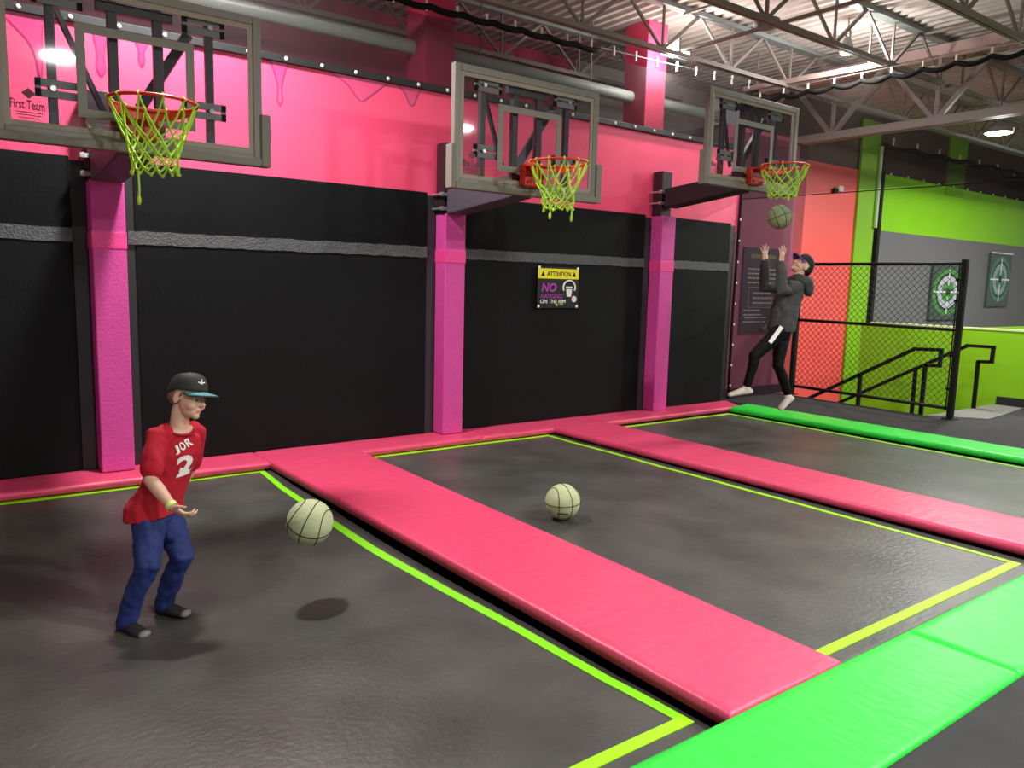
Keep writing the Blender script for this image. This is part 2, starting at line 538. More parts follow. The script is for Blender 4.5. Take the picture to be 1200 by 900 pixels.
for x in (2.83, -1.4, 5.4, 9.5):
    t = thing('joist_bridging', (x, -3.0, 4.0), 'x', 'roof brace', 'thin braces between the joists')
    t['label'] = {2.83: 'thin grey brace tying the joists above the third hoop', -1.4: 'thin grey brace tying the joists between first and second hoop',
                  5.4: 'thin grey brace tying the joists next to the girder', 9.5: 'thin grey brace tying the joists over the green wall'}[x]
    a = MB(); a.bar((x, -0.41, 4.035), (x, -2.99, 4.035), 0.03); a.build('lower_rod', STEEL, t)
    a = MB(); a.bar((x + 0.03, -0.41, 4.43), (x + 0.03, -2.99, 4.43), 0.025); a.build('upper_rod', STEEL, t)
t = thing('roof_girder', (6.1, -4, 3.6), 'deep open-web girder crossing under the joists above the platform', 'roof girder')
a = MB(); a.box(6.02, 6.09, -9.0, 0.9, 3.52, 3.62); a.box(6.11, 6.18, -9.0, 0.9, 3.52, 3.62); a.build('bottom_chord', GIRD, t)
a = MB(); a.box(6.0, 6.2, -9.0, 0.9, 4.33, 4.45); a.build('top_chord', mat('girder_top_paint', (196, 164, 160), 0.6), t)
a = MB()
for k in range(-1, 6):
    yc = -0.27 - 1.375 * k
    a.bar((6.1, yc, 3.58), (6.1, yc, 4.4), 0.04)
    a.bar((6.1, yc, 3.58), (6.1, yc - 0.69, 4.38), 0.055)
    a.bar((6.1, yc - 1.375, 3.58), (6.1, yc - 0.69, 4.38), 0.055)
a.build('web', GIRD, t)
# building columns behind the netting
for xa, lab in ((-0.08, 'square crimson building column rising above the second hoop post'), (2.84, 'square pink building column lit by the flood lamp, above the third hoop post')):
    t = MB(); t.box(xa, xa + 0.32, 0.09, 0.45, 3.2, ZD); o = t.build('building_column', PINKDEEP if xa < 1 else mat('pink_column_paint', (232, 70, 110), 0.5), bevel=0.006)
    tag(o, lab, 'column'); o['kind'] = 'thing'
t = thing('ceiling_pipe', (0, 0.3, 3.66), 'pale grey-green pipe running along the top of the pink wall', 'pipe')
a = MB(); a.tube([(X0, 0.33, 3.70), (2.83, 0.33, 3.68), (4.5, 0.33, 3.68)], 0.066, 16); a.build('tube', PIPEM, t, smooth=True)
for x in (-3.5, 0.7, 2.2):
    a = MB(); a.tube([(x, 0.33, 3.76), (x, 0.33, 4.44)], 0.008, 6); a.build('hanger_rod', STEEL, t)
t = thing('ceiling_speaker', (2.96, -1.42, 4.1), 'flat round dark fixture hanging under the second joist', 'ceiling fixture')
a = MB(); a.lathe((2.96, -1.42, 4.06), [(0.05, 0.0), (0.11, 0.01), (0.13, 0.04), (0.13, 0.09), (0.06, 0.12)]); a.build('body', STEELG, t, smooth=True)
a = MB(); a.tube([(2.96, -1.42, 4.17), (2.96, -1.42, 4.46)], 0.015, 8); a.build('stem', STEEL, t)
t = thing('hook_lamp', (4.45, -1.40, 4.18), 'small grey hook-hung lamp under the deck above the jumping person', 'ceiling lamp')
a = MB(); a.lathe((4.45, -1.40, 4.12), [(0.07, 0), (0.08, 0.02), (0.05, 0.12), (0.03, 0.16)], 14); a.build('body', STEELG, t)
a = MB(); a.tube([(4.45 + 0.05 * cos(q), -1.40, 4.33 + 0.05 * sin(q)) for q in [pi * 2 * k / 16 for k in range(16)]], 0.01, 6, True); a.tube([(4.45, -1.40, 4.37), (4.45, -1.40, 4.49)], 0.008, 6); a.build('hook', STEEL, t)
a = MB(); a.disc((4.45, -1.40, 4.112), (0, 0, 1), 0.066, 0.009); a.build('lens', LAMPM, t)

# ------------------------------------------------------------------ lamps
def lamp(loc, r, power, label, lens=LAMPM, upw=0.0, size=None):
    t = thing('ceiling_lamp', loc, label, 'ceiling lamp', 'round ceiling lamps')
    x, y, z = loc
    a = MB(); a.lathe((x, y, z), [(r * 0.98, 0.0), (r * 1.08, 0.0), (r * 1.1, 0.05), (r * 0.7, 0.10), (r * 0.35, 0.13)]); a.build('housing', LAMPBODY, t, smooth=False)
    a = MB(); a.disc((x, y, z - 0.006), (0, 0, 1), r * 0.96, 0.012); a.build('lens', lens, t)
    a = MB(); a.tube([(x, y, z + 0.12), (x, y, ZD)], 0.008, 6); a.build('stem', STEEL, t)
    l = bpy.data.lights.new('lamp_light', 'AREA'); l.shape = 'DISK'; l.size = size or 2 * r; l.energy = power
    l.color = LCOL
    lo = bpy.data.objects.new('lamp_light', l); COL.objects.link(lo); lo.location = (x, y, z - 0.02)
    if upw:
        glow(lo.location - V((0, 0, 0.12)), upw)  # extra point light under the lens, added to brighten the roof deck
    return t
def glow(loc, power, rad=0.10):
    l = bpy.data.lights.new('lamp_glow', 'POINT'); l.energy = power; l.shadow_soft_size = rad; l.color = LCOL
    lo = bpy.data.objects.new('lamp_glow', l); COL.objects.link(lo); lo.location = loc
LCOL = (1, 0.985, 0.95)
lamp((-2.32, -1.02, 4.22), 0.15, 170, 'round high-bay lamp above the court of the boy in red', upw=22)
lamp((6.97, -2.02, 3.50), 0.15, 130, 'bright round lamp hanging below the girder in front of the green wall', upw=25)
lamp((11.0, -2.6, 4.20), 0.2, 220, 'round high-bay lamp further along the green wall', upw=25)
lamp((-2.40, -8.10, 4.25), 0.2, 260, 'round high-bay lamp behind the camera')
lamp((4.0, -8.40, 4.25), 0.2, 240, 'round high-bay lamp over the platform beyond the green pad')
lamp((1.2, -6.3, 4.05), 0.2, 210, 'added fill lamp, unseen, over the platform in front of the second court', upw=20)  # added fill light, placed so the backboard glass doesn't mirror it
lamp((13.5, -4.5, 4.20), 0.22, 260, 'round high-bay lamp far out over the lobby', upw=30)
t = thing('flood_lamp', (2.82, -0.27, 4.06), 'glaring white flood lamp in front of the pink building column', 'flood lamp')
a = MB(); a.box(2.72, 2.92, -0.30, -0.22, 4.035, 4.13); a.build('housing', LAMPBODY, t, bevel=0.01)
a = MB(); a.box(2.73, 2.91, -0.312, -0.299, 4.04, 4.125); a.box(2.73, 2.91, -0.295, -0.225, 4.025, 4.036); a.build('lens', LAMPHOT, t)
a = MB(); a.bar((2.82, -0.27, 4.12), (2.82, -0.40, 4.18), 0.03); a.bar((2.82, -0.40, 4.18), (2.82, -0.40, 4.02), 0.03); a.build('bracket', STEEL, t)
a = MB(); a.box(3.00, 3.08, -0.33, -0.25, 4.04, 4.09); a.build('side_lens', LAMPHOT, t)
a = MB(); a.bar((2.91, -0.27, 4.08), (3.01, -0.28, 4.07), 0.02); a.build('side_arm', STEEL, t)
glow((2.86, -0.27, 3.98), 32, 0.05)
glow((4.45, -1.40, 4.02), 64, 0.10)
w = bpy.data.worlds.new('world'); SC.world = w; w.use_nodes = True
w.node_tree.nodes['Background'].inputs[0].default_value = (1.0, 0.96, 0.94, 1)
w.node_tree.nodes['Background'].inputs[1].default_value = 0.30

# ------------------------------------------------------------------ wall mats, column pads
CX = [-2.958, 0.0, 2.936]; CW = 0.226; HC = [2.14, 2.11, 2.30]
bays = [(X0, CX[0], 'black padded wall panel at the left edge beside the first pink column'),
        (CX[0] + CW, CX[1], 'wide black padded wall panel between first and second pink columns, behind the boy'),
        (CX[1] + CW, CX[2], 'black padded wall panel carrying the attention sign'),
        (CX[2] + CW, 4.50, 'narrow black padded wall panel right of the third pink column')]
for i, (xa, xb, lab) in enumerate(bays):
    t = thing('wall_mat', ((xa + xb) / 2, 0, 0), lab, 'wall padding', 'black wall padding')
    a = MB(); a.box(xa + (0.09 if i else 0), xb - 0.10, -0.012, 0.06, 0.0, 2.306); a.build('panel', BLACKMAT, t, bevel=0.008)
    a = MB(); a.box(xb - 0.10, xb - 0.002, -0.002, 0.05, 0.0, 2.28); a.build('side_flap', mat('flap_black', (44, 44, 48), 0.6) if i < 3 else BLACKTRIM, t)
    if i:
        a = MB(); a.box(xa + 0.002, xa + 0.09, -0.002, 0.05, 0.0, 2.28); a.build('side_flap', BLACKTRIM, t)
    a = MB()
    xs = xa + (0.04 if i else 0); xe = xb - 0.102
    nn = max(4, int((xe - xs) / 0.06)); z0, z1 = 1.70, 1.80
    for k in range(nn + 1):
        xx = xs + (xe - xs) * k / nn; j = random.uniform(-0.004, 0.004)
        a.v += [V((xx, -0.011, z0 + j)), V((xx, -0.020, z0 + j)), V((xx, -0.020 - random.uniform(0, 0.003), z1 + j)), V((xx, -0.011, z1 + j))]
        if k:
            o = 4 * k
            for q in range(4):
                a.f.append((o - 4 + q, o - 4 + (q + 1) % 4, o + (q + 1) % 4, o + q))
    a.f += [(3, 2, 1, 0), tuple(4 * nn + q for q in range(4))]
    a.build('hook_strip', STRIP, t)
for i, x in enumerate(CX):
    n3 = ['first', 'second', 'third'][i]
    t = thing('column_pad', (x + CW / 2, -0.09, 0), 'magenta foam-padded post under the %s hoop from the left' % n3, 'post padding', 'magenta padded posts')
    a = MB(); a.box(x, x + CW, -0.185, -0.004, 0.003, HC[i])
    a.build('pad', MAGENTA, t, bevel=0.012, seg=3)
    a = MB(); a.box(x - 0.003, x + CW + 0.003, -0.189, -0.003, 1.655, 1.775); a.build('strap', MAGSTRAP, t, bevel=0.004)
# drips painted on the pink vinyl
def drip(pts, hole=None):
    cx = sum(p[0] for p in pts) / len(pts); cz = sum(p[1] for p in pts) / len(pts)
    a = MB(); a.prism([(p[0], -0.002, p[1]) for p in pts], (0, 0.004, 0)); o = a.build('drip_outline', DRIPE, pv)
    ins = []
    for i, p in enumerate(pts):
        q = V((cx - p[0], cz - p[1])); n0 = V(pts[i - 1]); n1 = V(pts[(i + 1) % len(pts)])
        tt = (n1 - n0).normalized(); nr = V((-tt.y, tt.x))
        if p[1] > 3.225:
            ins.append(p); continue
        ins.append((p[0] + nr.x * 0.013 * SGN[0], p[1] + nr.y * 0.013 * SGN[0]))
    a = MB(); a.prism([(p[0], -0.004, p[1]) for p in ins], (0, 0.003, 0)); a.build('drip_fill', DRIPF, o)
SGN = [1]
def smooth_poly(ps, n=4):
    out = []
    for i in range(len(ps) - 1):
        p0 = V(ps[max(i - 1, 0)]); p1 = V(ps[i]); p2 = V(ps[i + 1]); p3 = V(ps[min(i + 2, len(ps) - 1)])
        for k in range(n):
            u = k / n
            q = 0.5 * ((2 * p1) + (p2 - p0) * u + (2 * p0 - 5 * p1 + 4 * p2 - p3) * u * u + (3 * p1 - p0 - 3 * p2 + p3) * u ** 3)
            out.append((q.x, q.y))
    out.append(tuple(ps[-1]))
    return out
TOPZ = 3.236
def U(xl, xr, tip, wt):
    """a hanging drip: shoulders at xl..xr on the top edge, bulb at the tip"""
    xm, zt = tip
    return smooth_poly([(xl, TOPZ), (xl + (xm - wt - xl) * 0.55, TOPZ - 0.05), (xm - wt * 0.8, zt + (TOPZ - zt) * 0.45), (xm - wt, zt + 0.06), (xm, zt),
                        (xm + wt, zt + 0.06), (xm + wt * 0.8, zt + (TOPZ - zt) * 0.45), (xr - (xr - xm - wt) * 0.55, TOPZ - 0.05), (xr, TOPZ)])
drip(smooth_poly([(-3.62, TOPZ), (-3.44, 3.19), (-3.33, 3.10), (-3.27, 3.03), (-3.235, 2.93), (-3.222, 2.80), (-3.20, 2.79), (-3.186, 2.9), (-3.18, 3.1), (-3.15, TOPZ)]))
drip(U(-2.90, -2.72, (-2.825, 2.88), 0.035))
drip(U(-2.63, -2.45, (-2.55, 2.99), 0.028))
drip(U(-1.62, -1.40, (-1.504, 2.875), 0.03))
def U2(xl, xr, tip, wt):
    xm, zt = tip
    h = TOPZ - zt
    return smooth_poly([(xl, TOPZ), (xl + (xm - xl) * 0.28, TOPZ - h * 0.14), (xl + (xm - xl) * 0.62, TOPZ - h * 0.45), (xm - wt, zt + h * 0.14), (xm, zt), (xm + wt, zt + h * 0.14),
                        (xm + (xr - xm) * 0.45, TOPZ - h * 0.5), (xm + (xr - xm) * 0.7, TOPZ - h * 0.18), (xr, TOPZ)])
drip(U2(-1.12, -0.44, (-0.77, 3.02), 0.05))
drip(U2(-0.46, -0.14, (-0.27, 3.06), 0.035))

# ------------------------------------------------------------------ floor pads
def pad(name, corners, m, label, cat='floor padding', group='pink court padding', z=0.0, th=0.052, seams=(), seed=0.0):
    """soft padded slab with slightly uneven top; corners: 4 xy points counter-clockwise"""
    c = [V((p[0], p[1], 0)) for p in corners]
    la = (c[1] - c[0]).length; lb = (c[3] - c[0]).length
    na = max(3, int(la / 0.05)); nb = max(3, int(lb / 0.05))
    ctr = sum(c, V()) / 4
    t = MB()
    r = 0.014
    def edge(u, L):   # distance profile
        d = min(u, 1 - u) * L
        return d
    us = sorted(set([0, r / la * 0.5, r / la * 1.4] + [k / na for k in range(1, na)] + [1 - r / la * 1.4, 1 - r / la * 0.5, 1]))
    vs_ = sorted(set([0, r / lb * 0.5, r / lb * 1.4] + [k / nb for k in range(1, nb)] + [1 - r / lb * 1.4, 1 - r / lb * 0.5, 1]))
    A, B = len(us), len(vs_)
    for v in vs_:
        for u in us:
            p = (c[0] * (1 - u) + c[1] * u) * (1 - v) + (c[3] * (1 - u) + c[2] * u) * v
            d = min(edge(u, la), edge(v, lb))
            dz = 0 if d >= r * 1.4 else -r * (1 - d / (r * 1.4)) ** 2
            q = V((p.x * 3.1 + seed, p.y * 3.1, seed))
            dz += 0.0045 * noise.noise(q) * min(1, d / 0.03) + 0.0018 * noise.noise(q * 3.7) * min(1, d / 0.03)
            t.v.append(V((p.x, p.y, z + dz)))
    for j in range(B - 1):
        for i in range(A - 1):
            t.f.append((j * A + i, j * A + i + 1, (j + 1) * A + i + 1, (j + 1) * A + i))
    ring = list(range(A)) + [j * A + A - 1 for j in range(1, B)] + [(B - 1) * A + i for i in range(A - 2, -1, -1)] + [j * A for j in range(B - 2, 0, -1)]
    base = len(t.v)
    for i in ring:
        t.v.append(V((t.v[i].x, t.v[i].y, z - th)))
    n = len(ring)
    for k in range(n):
        k2 = (k + 1) % n
        t.f.append((ring[k2], ring[k], base + k, base + k2))
    t.f.append(tuple(base + k for k in range(n - 1, -1, -1)))
    o = t.build(name, m, None, smooth=False)
    me = o.data
    me.polygons.foreach_set('use_smooth', [True] * len(me.polygons))
    me.transform(Matrix.Translation(-V((ctr.x, ctr.y, 0)))); o.location = (ctr.x, ctr.y, 0)
    tag(o, label, cat, group)
    return o
PKW = 'pink court padding'
pad('floor_pad', [(X0, -0.43), (-1.78, -0.45), (-1.78, -0.003), (X0, -0.003)], PINKPAD, 'pink floor pad along the wall behind the boy, under the first magenta post', seed=1)
pad('floor_pad', [(-1.776, -0.45), (0.30, -0.43), (0.30, -0.003), (-1.776, -0.003)], PINKPAD, 'pink floor pad along the wall under the second magenta post', seed=2)
pad('floor_pad', [(0.304, -0.43), (1.9, -0.43), (1.9, -0.003), (0.304, -0.003)], PINKPAD, 'pink floor pad along the wall below the attention sign', seed=3)
pad('floor_pad', [(1.904, -0.44), (4.30, -0.42), (4.52, -0.003), (1.904, -0.003)], PINKPAD, 'pink floor pad along the wall under the third magenta post', seed=4)
pad('floor_pad', [(-1.722, -4.935), (-1.006, -4.935), (-0.975, -0.40), (-1.785, -0.40)], PINKPAD, 'long pink floor pad between first and second courts', z=0.006, th=0.058, seed=5)
pad('floor_pad', [(1.27, -4.935), (1.935, -4.935), (1.92, -0.40), (1.205, -0.40)], PINKPAD, 'long pink floor pad between second and third courts', z=0.006, th=0.058, seed=6)
pad('floor_pad', [(-4.75, -4.935), (-4.03, -4.935), (-4.03, -0.44), (-4.75, -0.44)], PINKPAD, 'long pink floor pad left of the first court, beyond the left picture edge', z=0.006, th=0.058, seed=12)
GP = 'green court padding'
pad('floor_pad', [(-4.8, -5.40), (-0.50, -5.40), (-0.50, -4.94), (-4.8, -4.94)], GREENPAD, 'green floor pad in the bottom foreground, ending at the first pad seam', group=GP, z=0.008, th=0.06, seed=7)
pad('floor_pad', [(-0.497, -5.40), (4.56, -5.40), (4.56, -4.94), (-0.497, -4.94)], GREENPAD, 'green floor pad beyond the seam at the lower right edge', group=GP, z=0.008, th=0.06, seed=8)
pad('floor_pad', [(4.10, -4.93), (4.62, -4.93), (4.50, -0.36), (4.05, -0.44)], GREENPAD, 'green floor pad along the far side of the third court by the platform', group=GP, z=0.008, th=0.06, seed=9)

# ------------------------------------------------------------------ trampoline beds
ZB = -0.068
def bed(xa, xb, label, sag=None, lpull=0.0):
    ya, yb = -4.90, -0.40
    t = thing('trampoline_mat', ((xa + xb) / 2, (ya + yb) / 2, ZB), label, 'trampoline', 'trampoline beds')
    def D(x, y, dz=0.0):
        z = ZB + dz; xx = x
        if sag:
            sx, sy, s, w = sag
            r2 = ((x - sx) ** 2 + (y - sy) ** 2) / (w * w)
            g = 1 / (1 + r2) ** 1.1
            ey = max(0, min(1, (yb - y) / 0.5)) * max(0, min(1, (y - ya) / 0.5))
            ex = min(1, 0.60 + max(0, (xb - x)) / 0.3)
            z -= s * g * ey * ex
            xx = x - lpull * g * ey * (1 if x > sx else -1) * min(1, abs(x - sx))
        z += 0.004 * noise.noise(V((x * 1.7, y * 1.7, xa)))
        return V((xx, y, z))
    nx, ny = 56, 100
    a = MB()
    for j in range(ny + 1):
        for i in range(nx + 1):
            a.v.append(D(xa + (xb - xa) * i / nx, ya + (yb - ya) * j / ny))
    for j in range(ny):
        for i in range(nx):
            k = j * (nx + 1) + i
            a.f.append((k, k + 1, k + nx + 2, k + nx + 1))
    o = a.build('bed_fabric', TRAMP, t, smooth=True, fix=False)
    s = o.modifiers.new('thickness', 'SOLIDIFY'); s.thickness = 0.006; s.offset = -1
    return t, D
def strip(D, p, q, w, name, m, t):
    """tape ribbon sewn on the bed from p to q, width w to the left of the direction"""
    p, q = V((p[0], p[1])), V((q[0], q[1])); d = (q - p).normalized(); nrm = V((-d.y, d.x))
    a = MB(); n = max(2, int((q - p).length / 0.06))
    for k in range(n + 1):
        c = p + (q - p) * (k / n); e = c + nrm * w
        a.v += [D(c.x, c.y, 0.0), D(c.x, c.y, 0.004), D(e.x, e.y, 0.004), D(e.x, e.y, 0.0)]
        if k:
            o = 4 * k
            for i in range(4):
                a.f.append((o - 4 + i, o - 4 + (i + 1) % 4, o + (i + 1) % 4, o + i))
    a.f += [(3, 2, 1, 0), tuple(4 * n + i for i in range(4))]
    a.build(name, m, t, smooth=False)
def tapes(t, D, xl0, xl1, xr0, xr1, yn, yf, side=None, wide=0.046):
    """border: left edge x at near/far, right edge x at near/far"""
    strip(D, (xl1, yf), (xr1, yf), -0.055, 'border_tape', TAPE, t)
    strip(D, (xr0, yn), (xr1, yf), 0.040 if side is None else wide, 'border_tape', side or TAPE, t)
    strip(D, (xl0, yn), (xr0, yn), wide + 0.008, 'border_tape', TAPE, t)
    if xl0 is not None:
        strip(D, (xl1, yf), (xl0, yn), 0.040, 'border_tape', TAPE, t)
t, D = bed(-3.99, -1.74, 'charcoal trampoline bed sagging under the boy, edged with lime tape', sag=(-3.06, -2.44, 0.215, 0.80), lpull=0.15)
BED1 = D
tapes(t, D, -3.95, -3.95, -1.765, -1.832, -4.815, -0.41, side=TAPEG)
t, D = bed(-1.04, 1.245, 'charcoal trampoline bed in the middle, with a ball resting on it')
tapes(t, D, -0.99, -0.985, 1.14, 1.125, -4.80, -0.42)
t, D = bed(1.90, 4.09, 'charcoal trampoline bed at the far right under the jumping person')
tapes(t, D, 1.97, 1.97, 4.02, 3.995, -4.80, -0.46)
t = thing('trampoline_support', (0, -2.6, -0.5), 'black steel frame hidden under the pads around the three beds', 'trampoline frame')
a = MB()
for x in (-4.38, -1.40, 1.58, 4.30):
    a.box(x - 0.10, x + 0.10, -5.1, -0.1, -0.20, -0.065)
a.box(-6.9, 4.4, -0.30, -0.1, -0.20, -0.065); a.box(-6.9, 4.4, -5.25, -5.05, -0.20, -0.065)
a.build('beam', PIT, t)
for x in (-1.40, 1.58, 4.30):
    for y in (-5.15, -2.5, -0.2):
        a = MB(); a.box(x - 0.05, x + 0.05, y - 0.05, y + 0.05, -0.95, -0.19); a.build('leg', PIT, t)

# ------------------------------------------------------------------ hoops
YB = -1.30
def hoop(i, xc, dz, zr, yt, tail):
    """xc centre, dz vertical shift of the board, zr rim height"""
    n3 = ['first', 'second', 'third'][i]
    t = thing('basketball_hoop', (xc, -0.1, 0), ['glass-backboard basketball hoop at top left, above the boy', 'glass-backboard basketball hoop in the middle, on the second magenta post',
              'glass-backboard basketball hoop above the jumping person, on the third magenta post'][i], 'basketball hoop', 'wall of basketball hoops')
    H = HC[i]
    zpt = 2.76 if i != 2 else 2.80
    pr = MB(); pr.box(xc - 0.115, xc + 0.045, -0.155, -0.01, H - 0.01, zpt); pr.build('post', POSTM, t, bevel=0.006)
    zb, zt = 2.222 + dz, 3.135 + dz
    # arm
    z0 = H + 0.0; a0, a1 = (2.105, 2.325) if i != 2 else (2.385, 2.60)
    if i == 0:
        a0, a1 = 2.125, 2.34
    b0, b1 = zb - 0.03, zb + 0.16
    w = 0.105
    a = MB(); a.hexa([(xc - w, -1.20, b0), (xc + w, -1.20, b0), (xc + w, -0.185, a0), (xc - w, -0.185, a0)],
                     [(xc - w, -1.20, b1), (xc + w, -1.20, b1), (xc + w, -0.185, a1), (xc - w, -0.185, a1)])
    a.build('arm', ARMM if i != 2 else mat('black_arm_vinyl', (30, 26, 32), 0.55), t, bevel=0.012)
    for z in (a0 + 0.05, a1 - 0.04):
        a = MB()
        for s in (-1, 1):
            a.tube([(xc - 0.05 + s * 0.095, 0.0, z), (xc - 0.05 + s * 0.095, -0.185, z)], 0.012, 8)
            a.ell((xc - 0.05 + s * 0.095, -0.165, z), (0.022, 0.022, 0.022), n=10, m=6)
        a.bar((xc - 0.165, -0.165, z), (xc + 0.065, -0.165, z), 0.035, 0.03)
        a.build('hinge_clamp', CHROME, t, smooth=False)
    # upper brace struts from post to top of the board
    a = MB(); a.bar((xc - 0.02, -1.08, zb + 0.16), (xc + 0.33, -1.16, zt - 0.16), 0.05, 0.06); a.build('brace', DARKSTEEL, t)
    a = MB(); a.bar((xc - 0.42, -1.20, zt - 0.12), (xc - 0.16, -1.13, zb + 0.22), 0.028, 0.028); a.build('thin_brace', DARKSTEEL, t)
    # back frame
    a = MB()
    for ox in (-0.115, 0.135):
        a.box(xc + ox - 0.027, xc + ox + 0.027, -1.245, -1.195, zb + 0.0, zt - 0.06)
    a.box(xc - 0.20, xc + 0.22, -1.25, -1.20, zt - 0.14, zt - 0.08)
    a.box(xc - 0.20, xc + 0.22, -1.25, -1.20, zb + 0.02, zb + 0.09)
    a.build('centre_frame', DARKSTEEL, t, bevel=0.004)
    for s in (-1, 1):
        so_ = 0.435
        a = MB(); a.box(xc + s * so_ - 0.024, xc + s * so_ + 0.024, -1.245, -1.20, zb + 0.06, zt - 0.09); a.build('side_upright', DARKSTEEL, t, bevel=0.004)
        for z, hh in ((zb + 0.24, 0.10), (zt - 0.17, 0.10)):
            x0, x1 = sorted((xc + s * 0.27, xc + s * 0.525))
            a = MB(); a.box(x0, x1, -1.262, -1.246, z, z + hh * 0.42); a.box(x0, x1, -1.262, -1.246, z + hh * 0.58, z + hh)
            a.box(x0, x0 + 0.03, -1.262, -1.246, z, z + hh); a.box(x1 - 0.03, x1, -1.262, -1.246, z, z + hh)
            sl = a.build('slotted_bracket', STEELG, t)
            a = MB(); a.disc((xc + s * 0.435, -1.275, z + hh / 2), (0, 1, 0), 0.016, 0.014, 8); a.build('bolt', CHROME, sl)
    # frame, line, glass
    xl, xr = xc - 0.735, xc + 0.745
    f = MB(); fwid = 0.055
    y0, y1 = YB, YB + 0.055
    f.box(xl, xl + fwid, y0, y1, zb, zt); f.box(xr - fwid, xr, y0, y1, zb, zt)
    f.box(xl + fwid, xr - fwid, y0, y1, zb, zb + 0.06); f.box(xl + fwid, xr - fwid, y0, y1, zt - fwid, zt)
    f.build('backboard_frame', FRAME, t, bevel=0.005)
    g = MB(); g.box(xl + fwid, xr - fwid, YB + 0.012, YB + 0.022, zb + 0.06, zt - fwid); g.build('glass', GLASS, t)
    def ringbox(a, x0, x1, z0, z1, w, ya, yb_):
        a.box(x0, x0 + w, ya, yb_, z0, z1); a.box(x1 - w, x1, ya, yb_, z0, z1)
        a.box(x0 + w, x1 - w, ya, yb_, z0, z0 + w); a.box(x0 + w, x1 - w, ya, yb_, z1 - w, z1)
    a = MB(); ringbox(a, xl + fwid, xr - fwid, zb + 0.06, zt - fwid, 0.032, YB + 0.008, YB + 0.0121); a.build('border_line', FRAMEL, t)
    a = MB(); ringbox(a, xc - 0.320, xc + 0.328, zb + 0.148, zb + 0.668, 0.05, YB + 0.007, YB + 0.0121)
    a.build('target_square', mat('target_line_grey', (126, 124, 115), 0.5), t)
    # lower padding wraps round the bottom corners
    e = MB()
    e.box(xl - 0.032, xl + 0.012, YB - 0.018, YB + 0.07, zb - 0.022, zb + 0.31)
    e.box(xr - 0.012, xr + 0.05, YB - 0.018, YB + 0.07, zb - 0.022, zb + 0.31)
    e.box(xl + 0.012, xr - 0.012, YB - 0.018, YB + 0.07, zb - 0.022, zb + 0.03)
    e.build('edge_padding', PADGREY, t, bevel=0.008)
    # maker's mark in the lower left corner of the glass
    yy = YB + 0.0075
    zz = zb + 0.155
    a = text_mb('First Team', (xl + 0.085, yy, zz), (1, 0, -0.02), (0, 0, 1), 0.165, 0.05, 0.002, bold=0.02)
    x0 = xl + 0.175; z1 = zz + 0.085
    a.prism([(x0 - 0.035, yy, z1), (x0, yy, z1 - 0.03), (x0 + 0.035, yy, z1), (x0, yy, z1 + 0.03)], (0, 0.002, 0))
    for k in range(3):
        a.box(xl + 0.105 + 0.008 * k, xl + 0.24 - 0.008 * k, yy, yy + 0.002, zz - 0.02 - 0.015 * k, zz - 0.0155 - 0.015 * k)
    a.build('lettering', mat('mark_maroon', (110, 10, 50), 0.5), t)
    # rim
    R = 0.2286; yc = YB - 0.15 - R
    a = MB(); a.tube([(xc + R * cos(2 * pi * k / 48), yc + R * sin(2 * pi * k / 48), zr) for k in range(48)], 0.0095, 10, True)
    rim = a.build('rim', RIMRED, t, smooth=True)
    # flange: curved apron under the wall side of the ring, reaching back to the mount
    a = MB(); n = 20; vs = []
    for k in range(n + 1):
        an = pi * (0.02 + 0.96 * k / n)
        p = V((xc + (R + 0.002) * cos(an), yc + (R + 0.002) * sin(an), 0))
        q = V((xc + (R - 0.004) * cos(an), yc + (R - 0.004) * sin(an), 0))
        hgt = 0.018 + 0.045 * sin(an)
        a.v += [p + V((0, 0, zr)), q + V((0, 0, zr)), q + V((0, 0, zr - hgt)), p + V((0, 0, zr - hgt))]
        if k:
            o = 4 * k
            for j in range(4):
                a.f.append((o - 4 + j, o - 4 + (j + 1) % 4, o + (j + 1) % 4, o + j))
    a.f += [(3, 2, 1, 0), tuple(4 * n + j for j in range(4))]
    a.build('rim_apron', RIMRED, t, smooth=False)
    a = MB(); a.hexa([(xc - 0.13, yc + R * 0.8, zr - 0.012), (xc + 0.13, yc + R * 0.8, zr - 0.012), (xc + 0.10, YB - 0.05, zr - 0.012), (xc - 0.10, YB - 0.05, zr - 0.012)],
                     [(xc - 0.13, yc + R * 0.8, zr + 0.0), (xc + 0.13, yc + R * 0.8, zr + 0.0), (xc + 0.10, YB - 0.05, zr + 0.0), (xc - 0.10, YB - 0.05, zr + 0.0)])
    a.build('rim_plate', RIMRED, t)
    a = MB(); a.box(xc - 0.10, xc + 0.10, YB - 0.075, YB + 0.005, zr - 0.16, zr + 0.012); m_ = a.build('rim_mount', mat('mount_red', (196, 40, 16), 0.4), t, bevel=0.01)
    a = MB()
    for sx in (-0.07, 0.07):
        for zz2 in (zr - 0.13, zr - 0.03):
            a.disc((xc + sx, YB - 0.085, zz2), (0, 1, 0), 0.012, 0.012, 8)
    a.box(xc - 0.10, xc + 0.10, YB - 0.082, YB - 0.074, zr - 0.085, zr - 0.075)
    a.build('mount_bolts', RIMDARK, m_)
    # net: 12 loops, diamond knots
    rnd = random.Random(i + 3)
    lev = [(R * 0.985, -0.012), (0.170, -0.15), (0.148, -0.205), (0.134, -0.255), (0.125, -0.30), (0.120, -0.345), (0.122, -0.385)]
    if i == 2:
        lev = [(R * 0.985, -0.012), (0.20, -0.10), (0.165, -0.16), (0.148, -0.20), (0.142, -0.24), (0.138, -0.275), (0.138, -0.30)]
    if i == 1:
        lev = [(R * 0.985, -0.012), (0.172, -0.15), (0.142, -0.205), (0.125, -0.25), (0.118, -0.29), (0.112, -0.33), (0.115, -0.36)]
    nt = 12
    nodes = []
